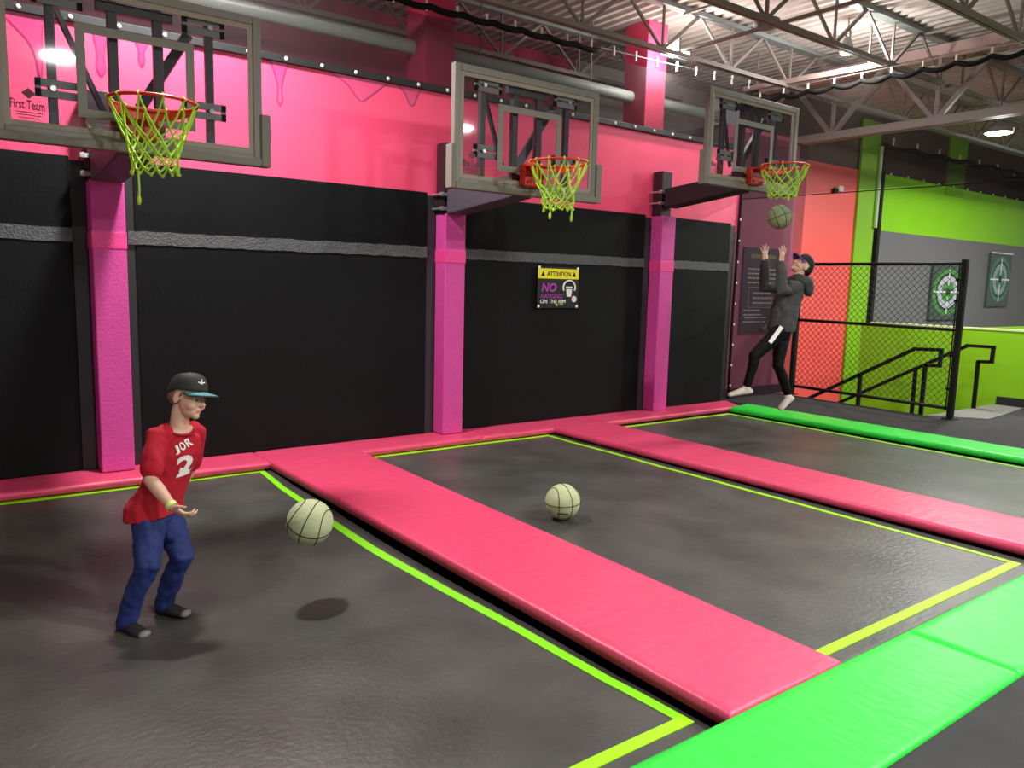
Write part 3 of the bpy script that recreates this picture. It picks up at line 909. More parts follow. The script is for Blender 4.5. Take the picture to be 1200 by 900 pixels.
    for k, (r, z) in enumerate(lev):
        row = []
        for j in range(nt):
            an = 2 * pi * (j + 0.5 * (k % 2)) / nt + rnd.uniform(-0.05, 0.05) * (1.6 if i == 1 and k else 1) * (k > 0)
            jr = rnd.uniform(-0.006, 0.006) * (k > 0) * (2 if i == 1 else 1)
            row.append(V((xc + (r + jr) * cos(an), yc + (r + jr) * sin(an), zr + z + rnd.uniform(-0.008, 0.008) * (k > 0) * (2 if i == 1 else 1))))
        nodes.append(row)
    a = MB()
    cr = 0.0055
    for k in range(len(lev) - 1):
        for j in range(nt):
            p = nodes[k][j]
            js = (j, (j - 1) % nt) if k % 2 == 0 else (j, (j + 1) % nt)
            for jj in js:
                q = nodes[k + 1][jj]
                mid = (p + q) / 2; mid.z -= 0.006 if k else 0.012
                a.tube([p, mid, q], cr, 6)
            if k:
                a.ell(p, (0.009, 0.009, 0.010), n=6, m=4)
    for j in range(nt):
        p = nodes[0][j]
        a.tube([p + V((0, 0, -0.004)), p + (p - V((xc, yc, p.z))).normalized() * 0.016 + V((0, 0, 0.012)), p + V((0, 0, 0.026)), p - (p - V((xc, yc, p.z))).normalized() * 0.016 + V((0, 0, 0.012)), p + V((0, 0, -0.004))], cr, 6)
        a.ell(nodes[-1][j], (0.010, 0.010, 0.012), n=6, m=4)
    for (an, ln) in tail:
        p = V((xc + lev[-1][0] * cos(an), yc + lev[-1][0] * sin(an), zr + lev[-1][1]))
        a.tube([p, p + V((0.003, 0, -ln * 0.6)), p + V((0, 0.002, -ln))], 0.006, 6)
        a.ell(p + V((0, 0.002, -ln)), (0.012, 0.012, 0.028), n=8, m=6)
    a.build('net', NETM, t, smooth=False)
    return t
hoop(0, -2.845, 0.0, 2.435, 0, [(3.7, 0.16)])
hoop(1, 0.113, 0.0, 2.43, 0, [(3.5, 0.06), (5.3, 0.07)])
hoop(2, 3.049, 0.305, 2.715, 0, [(4.2, 0.03)])

# ------------------------------------------------------------------ signs
t = thing('attention_sign', (1.52, -0.03, 1.44), 'black attention sign with yellow header about not hanging on the rim', 'sign')
xa, xb, za, zb = 1.236, 1.812, 1.222, 1.66
a = MB(); a.box(xa, xb, -0.034, -0.022, za, zb); a.build('board', SIGNBLK, t, bevel=0.002)
a = MB(); a.box(xa + 0.005, xb - 0.005, -0.0365, -0.033, zb - 0.125, zb - 0.018); hd = a.build('header', YELLOW, t)
ys = -0.0365
a = text_mb('ATTENTION', (xa + 0.125, ys, zb - 0.098), (1, 0, 0), (0, 0, 1), 0.33, 0.05, 0.0015, bold=0.012)
for sx in (xa + 0.045, xb - 0.095):
    a.prism([(sx, ys - 0.0015, zb - 0.098), (sx + 0.05, ys - 0.0015, zb - 0.098), (sx + 0.025, ys - 0.0015, zb - 0.045)], (0, 0.0015, 0))
a.build('header_lettering', BLACK, hd)
ys = -0.0342
a = text_mb('NO', (xa + 0.055, ys, zb - 0.265), (1, 0, 0), (0.18, 0, 1), 0.20, 0.095, 0.002, bold=0.03); a.build('purple_lettering', PURPLE, t)
a = text_mb('HANGING', (xa + 0.045, ys, zb - 0.335), (1, 0, 0), (0.18, 0, 1), 0.30, 0.048, 0.002, bold=0.004); a.build('purple_lettering', PURPLE, t)
a = text_mb('ON THE RIM', (xa + 0.04, ys, zb - 0.388), (1, 0, 0), (0.15, 0, 1), 0.35, 0.042, 0.002, bold=0.02); a.build('white_lettering', WHITE, t)
# hoop-and-ball pictogram
ix, iz = xb - 0.135, zb - 0.215
a = MB()
arc = [(ix + 0.085 * cos(q), ys - 0.002, iz + 0.075 * sin(q)) for q in [pi * (-0.15 + 1.3 * k / 16) for k in range(17)]]
a.tube(arc, 0.009, 6)
a.prism([(ix - 0.045, ys - 0.002, iz + 0.01), (ix + 0.045, ys - 0.002, iz + 0.01), (ix + 0.045, ys - 0.002, iz - 0.006), (ix - 0.045, ys - 0.002, iz - 0.006)], (0, 0.002, 0))
a.prism([(ix - 0.042, ys - 0.002, iz - 0.016), (ix + 0.042, ys - 0.002, iz - 0.016), (ix + 0.03, ys - 0.002, iz - 0.10), (ix - 0.03, ys - 0.002, iz - 0.10)], (0, 0.002, 0))
a.disc((ix + 0.075, ys - 0.002, iz - 0.125), (0, 1, 0), 0.034, 0.002, 20)
a.build('pictogram', WHITE, t)
a = MB()
for k in range(3):
    an = pi * (0.3 + 0.2 * k)
    a.tube([(xa + 0.27, ys - 0.001, za + 0.02), (xa + 0.27 + 0.03 * cos(an), ys - 0.001, za + 0.02 + 0.03 * sin(an))], 0.006, 6)
a.box(xa + 0.31, xa + 0.37, ys - 0.001, ys + 0.001, za + 0.032, za + 0.042)
a.build('leaf_emblem', mat('emblem_yellow', (190, 190, 60), 0.5), t)
for sx, sz in ((xa + 0.02, za + 0.02), (xb - 0.02, za + 0.02), (xa + 0.02, zb - 0.008), (xb - 0.02, zb - 0.008)):
    a = MB(); a.box(sx - 0.015, sx + 0.015, -0.04, -0.033, sz - 0.014, sz + 0.014); a.build('corner_tab', WHITE, t, bevel=0.003)
# rules board behind the jumping person
t = thing('rules_sign', (5.45, 0.22, 1.45), 'tall charcoal rules board with pale text rows on the mauve wall', 'sign')
xa, xb, za, zb = 5.02, 5.88, 0.86, 2.045; yf = 0.228
a = MB(); a.box(xa, xb, yf, 0.252, za, zb); a.build('board', SIGNGRY, t, bevel=0.004)
a = MB()
def dashes(a, x0, x1, z, h, words, y=yf - 0.001):
    x = x0; rr = random.Random(int(z * 1000))
    ws = [rr.uniform(0.6, 1.4) for _ in range(words)]; tot = sum(ws); gap = 0.012
    for q in ws:
        wd = (x1 - x0 - gap * (words - 1)) * q / tot
        a.box(x, x + wd, y, y + 0.002, z, z + h); x += wd + gap
dashes(a, 5.18, 5.74, 1.90, 0.055, 2); a.build('title_rows', TXTOLIVE, t)
a = MB()
for k in range(4):
    dashes(a, 5.13, 5.76, 1.74 - 0.062 * k, 0.022, 7)
for k in range(3):
    dashes(a, 5.27, 5.72 - 0.05 * (k == 0), 1.41 - 0.068 * k, 0.022, 5)
for k, (q, e) in enumerate(((1.17, 5.45), (1.11, 5.50), (1.07, 5.60), (1.01, 5.58))):
    dashes(a, 5.08 + 0.03 * (k == 2), e, q, 0.02, 4)
a.build('text_rows', TXTGREY, t)
a = MB(); y_ = yf - 0.001
for (x0, x1, z0, z1) in ((5.17, 5.80, 1.50, 1.506), (5.17, 5.80, 1.22, 1.226), (5.17, 5.176, 1.22, 1.506), (5.794, 5.80, 1.22, 1.506)):
    a.box(x0, x1, y_, y_ + 0.002, z0, z1)
a.build('outline_box', TXTGREY, t)
a = MB()
for an in (0.25, 0.4, 0.6, 0.75):
    a.tube([(5.56, y_, 0.90), (5.56 + 0.13 * cos(pi * an), y_, 0.90 + 0.10 * sin(pi * an))], 0.012, 6)
a.build('leaf_emblem', mat('leaf_olive', (140, 150, 50), 0.6), t)

# target boards on the grey wall
def target(xa, xb, za, zb, label, ringm, top):
    t = thing('target_board', ((xa + xb) / 2, 0.95, za), label, 'target board', 'target boards')
    yf = 0.915
    a = MB(); a.box(xa, xb, yf, 0.969, za, zb); a.build('board', mat('target_base', (70, 84, 76), 0.35), t, bevel=0.005)
    cx, cz, rx, rz = (xa + xb) / 2, (za + zb) / 2 + 0.02, (xb - xa) * 0.47, (zb - za) * 0.43
    def ring(r0, r1, y, nm, m, n=36):
        a = MB()
        for k in range(n):
            an = 2 * pi * k / n
            for r in (r0, r1):
                for yy in (y, y + 0.004):
                    a.v.append(V((cx + rx * r * cos(an), yy, cz + rz * r * sin(an))))
        for k in range(n):
            o = 4 * k; q = 4 * ((k + 1) % n)
            a.f += [(o, o + 2, q + 2, q), (o + 1, q + 1, q + 3, o + 3), (o + 2, o + 3, q + 3, q + 2), (o, q, q + 1, o + 1)]
        a.build(nm, m, t)
    ring(0.80, 1.0, yf - 0.003, 'outer_ring', ringm)
    ring(0.72, 0.80, yf - 0.003, 'dark_ring', DKGREEN)
    ring(0.44, 0.70, yf - 0.003, 'grey_ring', TGREY if not top else mat('target_grey_teal', (140, 160, 156), 0.35))
    ring(0.16, 0.42, yf - 0.003, 'inner_ring', ringm)
    ring(0.05, 0.14, yf - 0.003, 'bullseye', DKGREEN)
    a = MB(); w_ = 0.016
    a.box(cx - rx * 0.95, cx - rx * 0.16, yf - 0.007, yf - 0.002, cz - w_, cz + w_); a.box(cx + rx * 0.16, cx + rx * 0.95, yf - 0.007, yf - 0.002, cz - w_, cz + w_)
    a.box(cx - w_, cx + w_, yf - 0.007, yf - 0.002, cz + rz * 0.2, cz + rz * 0.95); a.box(cx - w_, cx + w_, yf - 0.007, yf - 0.002, cz - rz * 0.95, cz - rz * 0.2)
    a.build('crosshair', WHITE, t)
    if top:
        a = MB(); a.box(xa + 0.04, xb, yf - 0.01, 0.93, zb, zb + 0.025); a.build('top_edge', WHITE, t)
target(11.85, 13.20, 0.95, 2.03, 'green and grey target board seen through the chain-link fence', TGREEN, False)
target(14.35, 15.42, 1.22, 2.36, 'teal and green target board right of the fence post', TEAL, True)

# ------------------------------------------------------------------ fence
t = thing('chain_link_fence', (5.87, -1.15, 0), 'black chain-link fence panel beside the stairs, behind the jumping person', 'fence')
FA, FB = V((5.864, -2.265, 0)), V((5.957, -0.03, 0)); FH = 1.86
for p in (FA, FB):
    a = MB(); a.box(p.x - 0.032, p.x + 0.032, p.y - 0.032, p.y + 0.032, -0.012, FH + 0.03); a.box(p.x - 0.07, p.x + 0.07, p.y - 0.07, p.y + 0.07, -0.012, 0.0); a.build('post', BLACKM, t, bevel=0.004)
fd = (FB - FA).normalized()
for z in (FH - 0.02, 1.06, 0.115):
    a = MB(); a.tube([FA + V((0, 0, z)), FB + V((0, 0, z))], 0.021, 10); a.build('rail', BLACKM, t, smooth=True)
a = MB(); L = (FB - FA).length; z0, z1 = 0.12, FH - 0.03; pch = 0.085
nrm = fd.cross(V((0, 0, 1)))
k = -(z1 - z0)
while k < L:
    for s in (1, -1):
        u0, v0 = (k, z0) if s == 1 else (k, z1)
        u1 = k + (z1 - z0); v1 = z1 if s == 1 else z0
        ua, ub = max(0, u0), min(L, u1)
        if ub - ua > 0.02:
            va = v0 + s * (ua - u0); vb = v0 + s * (ub - u0)
            p = FA + fd * ua + nrm * 0.003 * s + V((0, 0, va)); q = FA + fd * ub + nrm * 0.003 * s + V((0, 0, vb))
            a.bar(p, q, 0.0046)
    k += pch
a.build('chain_link', BLACKM, t, fix=False)
a = MB(); a.tube([FA + fd * 0.06 + V((0, 0, 0.12)), FA + fd * 0.06 + V((0, 0, FH - 0.03))], 0.008, 6); a.build('tension_bar', BLACKM, t)
for z in (0.35, 0.75, 1.4, 1.65):
    a = MB(); a.bar(FA + V((0, 0, z)), FA + fd * 0.085 + V((0, 0, z)), 0.02, 0.03); a.build('tension_band', BLACKM, t)

# hand rails of the stair
def handrail(x, pts, posts, label):
    t = thing('handrail', (x, pts[0][0], 0), label, 'handrail', 'stair handrails')
    a = MB()
    for (y0, z0), (y1, z1) in zip(pts[:-1], pts[1:]):
        a.bar((x, y0, z0), (x, y1, z1), 0.042, 0.042, up=(1, 0, 0))
    for y, z in pts[1:-1]:
        a.box(x - 0.0215, x + 0.0215, y - 0.0215, y + 0.0215, z - 0.0215, z + 0.0215)
    a.build('rail', BLACKM, t)
    for y, z, zb_ in posts:
        a = MB(); a.bar((x, y, zb_), (x, y, z), 0.042, 0.042); a.build('post', BLACKM, t)
handrail(5.99, [(0.05, -0.24), (-1.71, 0.785), (-2.035, 0.80), (-2.03, 0.605), (-1.86, 0.595)], [(-1.86, 0.61, -0.17), (-1.03, 0.39, -0.70)], 'black stair handrail next to the fence, with a looped end')
handrail(7.04, [(0.15, -0.37), (-1.885, 0.812), (-2.20, 0.818), (-2.195, 0.625), (-2.035, 0.615)], [(-2.035, 0.63, -0.012), (-1.24, 0.43, -0.55)], 'black stair handrail against the green half wall, with a looped end')
# small fixture on the salmon wall
t = thing('wall_fixture', (8.41, 0.95, 3.16), 'small white and black box fixture high on the salmon wall', 'wall fixture')
a = MB(); a.box(8.36, 8.50, 0.93, 1.0, 3.13, 3.22); a.build('body', WHITE, t, bevel=0.01)
a = MB(); a.box(8.26, 8.36, 0.94, 1.0, 3.10, 3.17); a.build('bracket', BLACKM, t)

# ------------------------------------------------------------------ netting and cables
def sagline(p, q, n, sag, seg=6, per=0):
    p, q = V(p), V(q); out = []
    for k in range(n * seg + 1):
        u = k / (n * seg)
        c = p + (q - p) * u
        c.z -= sag * abs(sin(pi * u * n)) ** 1.0
        out.append(c)
    return out
t = thing('safety_net', (0, -0.05, 3.25), 'dark see-through safety net above the pink vinyl, hung from a black padded cable', 'safety net')
a = MB(); nx = 40
P = []
for k in range(nx + 1):
    x = X0 + (4.5 - X0) * k / nx
    P.append((x, 3.26, 3.84 + 0.015 * (x + 1)))
for (x, z0, z1) in P:
    a.v += [V((x, -0.022, z0)), V((x, -0.03 - 0.06 * (1 + 0.4 * sin(x * 5)), (z0 + z1) / 2)), V((x, -0.10, z1))]
for k in range(nx):
    o = 3 * k
    a.f += [(o, o + 3, o + 4, o + 1), (o + 1, o + 4, o + 5, o + 2)]
a.build('netting', NET50, t, smooth=True, fix=False)
a = MB(); a.box(X0, 4.5, -0.035, -0.001, 3.225, 3.285); band = a.build('edge_band', BLACKTRIM, t, bevel=0.006)
x = -3.32
while x < 4.4:
    a = MB(); a.ell((x, -0.038, 3.255), (0.017, 0.010, 0.017), n=8, m=6); a.build('band_button', WHITE, band, smooth=True); x += 0.31
a = MB(); nseg = 24
a.tube(sagline((X0, -0.14, 3.87), (1.9, -0.14, 3.93), 26, 0.02, 4), 0.030, 8); a.build('padded_cable', BLACK, t, smooth=True)
a = MB(); a.tube([(1.9, -0.14, 3.96), (4.6, -0.14, 4.03)], 0.006, 6); a.build('wire_cable', CHROME, t)
x = -1.2
while x < 4.5:
    a = MB(); z = 3.925 + 0.017 * (x - 1.9); a.bar((x, -0.14, z - 0.015), (x, -0.14, z + 0.085), 0.016, 0.02); a.build('hook_clip', WHITE, t); x += 0.33
# net over the right-hand side of the court
t = thing('overhead_net', (4.66, -2.5, 2.6), 'overhead side netting hung from a black padded cable above the platform', 'safety net')
a = MB(); ny = 30
for k in range(ny + 1):
    y = 0.0 - 5.2 * k / ny
    a.v += [V((4.62, y, 2.63)), V((4.66 + 0.02 * sin(y * 6), y, 3.25)), V((4.70, y, 3.845))]
for k in range(ny):
    o = 3 * k
    a.f += [(o, o + 3, o + 4, o + 1), (o + 1, o + 4, o + 5, o + 2)]
a.build('netting', NETSIDE, t, smooth=True, fix=False)
a = MB(); a.tube(sagline((4.70, -0.1, 3.87), (4.70, -5.2, 3.82), 15, 0.045, 6), 0.026, 8); a.build('padded_cable', BLACK, t, smooth=True)
a = MB(); a.tube([(4.70, 0.0, 3.955), (4.70, -5.2, 3.90)], 0.005, 6); a.build('wire_cable', CHROME, t)
for k in range(16):
    y = -0.1 - 5.1 * k / 15; a = MB(); a.bar((4.70, y, 3.845 - 0.01 * k / 15), (4.70, y, 3.955 - 0.055 * k / 15), 0.014, 0.018); a.build('hook_clip', WHITE, t)
a = MB(); a.tube([(4.62, 0.0, 2.63), (4.62, -2.5, 2.60), (4.62, -5.2, 2.60)], 0.006, 6); a.build('lower_cord', BLACK, t)
t = thing('net_rail', (4.78, -0.7, 4.02), 'long pale pinkish rail above the corner of the side net', 'rail')
a = MB(); a.bar((4.75, 0.19, 4.05), (4.75, -1.73, 4.0), 0.05, 0.06); a.build('bar', mat('pale_rail_paint', (168, 148, 142), 0.5), t)
for y in (0.0, -1.5):
    a = MB(); a.bar((4.75, y, 4.05), (4.75, y, 4.48), 0.02); a.build('hanger', STEEL, t)
# net closing the court end between the wall mats and the corner
t = thing('court_end_net', (5.3, 0.12, 0), 'see-through dark net in front of the mauve wall with the rules board', 'safety net')
a = MB(); a.box(4.58, 6.15, 0.262 - 0.16, 0.263 - 0.16, 0.0, 3.5); a.build('netting', NET45, t)
a = MB(); a.tube([(4.545, -0.02, 0.02), (4.53, -0.02, 1.2), (4.55, -0.02, 2.2), (4.56, -0.02, 3.2)], 0.018, 8); cord = a.build('edge_rope', BLACK, t, smooth=True)
for k in range(9):
    a = MB(); a.ell((4.545, -0.042, 0.2 + 0.27 * k), (0.011, 0.011, 0.016), n=8, m=6); a.build('rope_clip', WHITE, cord)
# net over the green wall
t = thing('wall_net', (13, 0.95, 3.6), 'dark net band with a black cable above the bright green wall', 'safety net')
a = MB()
for k in range(31):
    x = 9.65 + 12 * k / 30
    a.v += [V((x, 0.94, 3.56)), V((x, 0.90, 4.02 + 0.03 * abs(sin(k * 0.8)))),]
for k in range(30):
    o = 2 * k; a.f.append((o, o + 2, o + 3, o + 1))
a.build('netting', NET50, t, fix=False)
a = MB(); a.tube(sagline((9.62, 0.90, 4.04), (21.6, 0.6, 4.16), 12, 0.05, 5), 0.04, 8); a.build('padded_cable', BLACK, t, smooth=True)
for k in range(12):
    a = MB(); x = 9.9 + k * 0.85; a.bar((x, 0.9, 4.03), (x, 0.9, 4.18), 0.03, 0.03); a.build('hook_clip', WHITE, t)
for k in range(16):
    a = MB(); a.ell((10.0 + 0.6 * k, 0.95, 3.575), (0.025, 0.02, 0.02), n=8, m=5); a.build('edge_button', WHITE, t)
t = MB(); t.box(9.64, 9.73, 0.90, 0.975, 0.88, 3.98); tag(t.build('net_pole', BLACKM), 'black pole at the left edge of the grey wall panel', 'pole')
t = MB(); t.tube([(9.585, 0.93, 2.6), (9.585, 0.93, 4.0)], 0.035, 10); tag(t.build('pale_pole', mat('pale_green_paint', (190, 225, 170), 0.4)), 'pale green pole beside the black pole on the lime column', 'pole')

# ------------------------------------------------------------------ basketballs
def ball(c, r, rot, m, label, mark=True):
    t = thing('basketball', c, label, 'basketball', 'basketballs')
    c = V(c); Rm = rot
    a = MB(); a.ell(c, (r, r, r), [Rm @ V((1, 0, 0)), Rm @ V((0, 1, 0)), Rm @ V((0, 0, 1))], n=40, m=24); a.build('shell', m, t, smooth=True)
    rr = r * 0.9985
    a = MB()
    def curve(fn, n=64):
        a.tube([c + Rm @ (V(fn(2 * pi * k / n)).normalized() * rr) for k in range(n)], 0.0026, 6, True)
    curve(lambda q: (cos(q), sin(q), 0)); curve(lambda q: (0, cos(q), sin(q)))
    for s in (1, -1):
        curve(lambda q: (s * (0.62 + 0.16 * cos(2 * q)), 0.80 * cos(q), 0.78 * sin(q)))
    a.build('seams', BLACK, t, smooth=True)
    if mark:
        a = MB()
        for k in range(7):
            d = (RT_ * (0.22 - 0.085 * k) - FW_ * 0.85 + V((0, 0, -0.42 - 0.02 * abs(k - 3)))).normalized()
            sd = RT_; u = d.cross(sd).normalized()
            a.bar(c + d * r * 0.999 - sd * 0.006, c + d * r * 0.999 + sd * 0.0055 + u * 0.002 * (k % 3 - 1), 0.011, 0.003, up=d)
        a.build('printed_mark', mat('mark_dark_olive', (66, 66, 48), 0.6), t)
    return t
from mathutils import Euler
def rotcam(D, E):
    """ball orientation: D = where two seams cross, E = another point of the straight seam (right, up, towards the viewer)"""
    base = lambda q: (RT_ * q[0] + V((0, 0, 1)) * q[1] - FW_ * q[2]).normalized()
    d, e = base(D), base(E)
    z = d.cross(e).normalized(); t = z.cross(d).normalized()
    x = (d - t).normalized(); y = (d + t).normalized()
    return Matrix((x, y, z)).transposed()
RT_ = V((0.8036, -0.5953, 0)); FW_ = V((0.598, 0.8015, 0))
ball((-2.406, -2.805, 0.243), 0.1185, rotcam((0.53, -0.47, 0.70), (-0.9, 0.2, 0.38)), BALLM, 'pale green basketball in mid-air in front of the boy', mark=False)
ball((-0.606, -2.700, ZB + 0.122), 0.1185, rotcam((0.96, 0.02, 0.28), (0.0, -0.05, 1.0)), BALLM, 'pale green basketball resting on the middle trampoline bed')
ball((2.90, -1.77, 2.20), 0.1185, rotcam((0.7, 0.35, 0.6), (-0.5, -0.1, 0.85)), BALLD, 'grey-green basketball dropping out of the third hoop net', mark=False)

# ------------------------------------------------------------------ people
def hand(mb, wrist, d, pn, th, L, curl=0.35, spread=0.10):
    """palm, four jointed fingers, thumb. d: pointing direction, pn: palm normal (side the fingers curl to), th: thumb side"""
    w = V(wrist); d = V(d).normalized(); pn = V(pn); pn = (pn - d * pn.dot(d)).normalized()
    th = d.cross(pn).normalized() * (1 if d.cross(pn).dot(V(th)) > 0 else -1)
    pl = L * 0.52; hw = L * 0.20
    mb.limb([w - d * L * 0.05, w + d * pl * 0.35, w + d * pl * 0.75, w + d * pl], [(hw * 0.62, L * 0.085), (hw * 0.92, L * 0.088), (hw, L * 0.078), (hw * 0.92, L * 0.066)], n=14, ea=th, eb=pn)
    fr = L * 0.046
    lens = [0.42, 0.47, 0.43, 0.34]
    for k in range(4):
        off = (1.5 - k) * hw * 0.50
        b = w + d * pl * (0.94 - 0.05 * abs(k - 1.2)) + th * off
        dd = (d + th * (1.5 - k) * spread).normalized()
        fl = L * lens[k]; pts = [b - dd * fl * 0.15, b]
        ang = 0.0; p = b
        for j, s in enumerate((0.46, 0.31, 0.23)):
            ang += curl * (0.7 if j == 0 else 1.0)
            v = dd * cos(ang) + pn * sin(ang)
            p = p + v * fl * s; pts.append(p)
        mb.limb(pts, [fr * 1.05, fr * 1.08, fr, fr * 0.95, fr * 0.82], n=10)
    b = w + d * pl * 0.22 + th * hw * 0.62
    t1 = (d * 0.62 + th * 0.70 + pn * 0.25).normalized(); t2 = (d * 0.86 + th * 0.25 + pn * 0.38).normalized()
    mb.limb([b - t1 * L * 0.08, b, b + t1 * L * 0.2, b + t1 * L * 0.2 + t2 * L * 0.16, b + t1 * L * 0.2 + t2 * L * 0.26], [fr * 1.2, fr * 1.35, fr * 1.2, fr * 1.1, fr * 0.9], n=10)

def head_shapes(mb, c, f, u, l, s):
    """skull, jaw, nose, lips, ears in head axes f(orward) u(p) l(eft); s = head height / 0.21"""
    P = lambda a, b, e: V(c) + f * a * s + u * b * s + l * e * s
    ax = [f, l, u]
    mb.ell(P(-0.008, 0.030, 0), (0.091 * s, 0.073 * s, 0.080 * s), ax, 24, 16)
    mb.ell(P(0.030, -0.022, 0), (0.058 * s, 0.060 * s, 0.070 * s), ax, 20, 14)     # face
    mb.ell(P(0.036, -0.062, 0), (0.046 * s, 0.047 * s, 0.036 * s), ax, 18, 12)     # jaw
    mb.ell(P(0.068, -0.085, 0), (0.018 * s, 0.021 * s, 0.017 * s), ax, 12, 8)      # chin
    mb.ell(P(0.066, 0.022, 0), (0.020 * s, 0.046 * s, 0.013 * s), ax, 14, 8)       # brow
    mb.limb([P(0.083, 0.010, 0), P(0.095, -0.013, 0), P(0.102, -0.025, 0)], [0.008 * s, 0.009 * s, 0.0105 * s], 10)
    for q in (-1, 1):
        mb.ell(P(0.092, -0.030, q * 0.008), (0.010 * s, 0.008 * s, 0.007 * s), ax, 10, 6)
        mb.ell(P(0.052, -0.032, q * 0.034), (0.032 * s, 0.028 * s, 0.030 * s), ax, 12, 8)
        ea = P(-0.006, -0.008, q * 0.073)
        mb.ell(ea, (0.017 * s, 0.008 * s, 0.029 * s), [(f + l * q * -0.3).normalized(), (l * q + f * -0.3).normalized(), u], 12, 8)
    mb.ell(P(0.080, -0.052, 0), (0.010 * s, 0.018 * s, 0.006 * s), ax, 12, 6)
    mb.ell(P(0.079, -0.064, 0), (0.010 * s, 0.018 * s, 0.007 * s), ax, 12, 6)

def face_parts(par, c, f, u, l, s, look_down=0.0):
    P = lambda a, b, e: V(c) + f * a * s + u * b * s + l * e * s
    for q in (-1, 1):
        a = MB(); a.ell(P(0.0715, 0.000, q * 0.031), (0.0125 * s, 0.0145 * s, 0.0085 * s), [f, l, u], 12, 8); e = a.build('eye', EYEW, par, smooth=True)
        a = MB(); a.ell(P(0.0795, -0.001 - look_down, q * 0.032), (0.0058 * s, 0.0065 * s, 0.0068 * s), [f, l, u], 10, 6); a.build('iris', DARKEYE, e, smooth=True)
        a = MB(); a.limb([P(0.078, 0.021, q * 0.016), P(0.079, 0.025, q * 0.032), P(0.066, 0.021, q * 0.048)], [0.003 * s, 0.0038 * s, 0.0025 * s], 8); a.build('eyebrow', HAIRM, par, smooth=True)
    a = MB(); a.limb([P(0.0835, -0.0585, -0.014), P(0.0905, -0.0572, 0), P(0.0835, -0.0585, 0.014)], [0.003 * s, 0.0045 * s, 0.003 * s], 8); a.build('lips', LIPS, par, smooth=True)

def cap(par, c, f, u, l, s, m, vm, edge=None, tilt=0.0, emblem=False, visor_len=0.078, bill_under=None):
    P = lambda a, b, e: V(c) + f * a * s + u * b * s + l * e * s
    a = MB(); n, mm = 36, 12
    # crown: dome deeper at the back of the head
    rows = []
    for j in range(mm + 1):
        th = (pi / 2) * j / mm
        row = []
        for k in range(n):
            an = 2 * pi * k / n
            low = 0.034 if cos(an) > 0 else 0.034 - 0.046 * (-cos(an)) ** 1.2
            r = cos(th) ** 0.55
            z = low + (0.122 - low) * sin(th)
            row.append(P(-0.006 + 0.101 * r * cos(an), z + (0.006 * cos(an)), 0.083 * r * sin(an)))
        rows.append(row)
    for row in rows[:-1]:
        a.v += row
    for j in range(mm - 1):
        for k in range(n):
            k2 = (k + 1) % n
            a.f.append((j * n + k, j * n + k2, (j + 1) * n + k2, (j + 1) * n + k))
    top = len(a.v); a.v.append(P(-0.006, 0.1225, 0))
    for k in range(n):
        a.f.append(((mm - 1) * n + k, (mm - 1) * n + (k + 1) % n, top))
    o = a.build('cap', m, par, smooth=True)
    sd = o.modifiers.new('thickness', 'SOLIDIFY'); sd.thickness = 0.004; sd.offset = 0
    a = MB(); a.ell(P(-0.006, 0.124, 0), (0.008 * s, 0.008 * s, 0.005 * s), [f, l, u], 10, 6); a.build('cap_button', m, o, smooth=True)
    # visor
    def visor(mm_, y0, y1, nm, grow=0.0):
        a = MB(); nn = 20; kk = 6
        for j in range(kk + 1):
            for i in range(nn + 1):
                t_ = -1 + 2 * i / nn; an = t_ * 1.15
                bx = -0.006 + 0.099 * cos(an); by = 0.082 * sin(an)
                ext = (visor_len + grow) * (cos(an * 1.25) ** 0.6 if abs(an) < 1.25 else 0) * j / kk
                z = 0.036 - 0.018 * (sin(an) ** 2) - 0.010 * (j / kk) ** 1.5 + tilt * ext
                for dz in (y0, y1):
                    a.v.append(P(bx + ext, z + dz, by * (1 + 0.06 * j / kk)))
        W = 2 * (nn + 1)
        for j in range(kk):
            for i in range(nn):
                p = j * W + 2 * i
                a.f.append((p + 1, p + W + 1, p + W + 3, p + 3)); a.f.append((p, p + 2, p + W + 2, p + W))
        for i in range(nn):
            p = kk * W + 2 * i; a.f.append((p, p + 2, p + 3, p + 1))
            p = 2 * i; a.f.append((p, p + 1, p + 3, p + 2))
        for j in range(kk):
            for i in (0, nn):
                p = j * W + 2 * i; a.f.append((p, p + W, p + W + 1, p + 1))
        return a.build(nm, mm_, o, smooth=False)
    visor(vm, -0.004, 0.002, 'visor')
    if edge:
        visor(edge, 0.0021, 0.005, 'visor_trim', 0.001)
    if emblem:
        a = MB()
        for k in range(5):
            an = 2 * pi * k / 5 + 0.4
            a.limb([P(0.083, 0.080, -0.020), P(0.083 + 0.004 * cos(an), 0.080 + 0.020 * sin(an), -0.020 + 0.020 * cos(an))], [0.006 * s, 0.003 * s], 8)
        a.build('cap_emblem', WHITE, o, smooth=True)
    return o

def foot(mb, heel, toe, s, upv=(0, 0, 1), ankle=None):
    h, t_ = V(heel), V(toe); d = (t_ - h); L = d.length; d.normalize()
    u = V(upv); sd = d.cross(u).normalized(); u = sd.cross(d).normalized()
    mb.limb([h + u * 0.026 * s, h + d * L * 0.3 + u * 0.036 * s, h + d * L * 0.62 + u * 0.027 * s, h + d * L * 0.88 + u * 0.019 * s],
            [(0.030 * s, 0.026 * s), (0.032 * s, 0.036 * s), (0.041 * s, 0.026 * s), (0.036 * s, 0.018 * s)], n=16, ea=sd, eb=u)
    if ankle is not None:
        mb.limb([V(ankle), h + d * L * 0.16 + u * 0.045 * s], [0.036 * s, 0.036 * s], n=14)

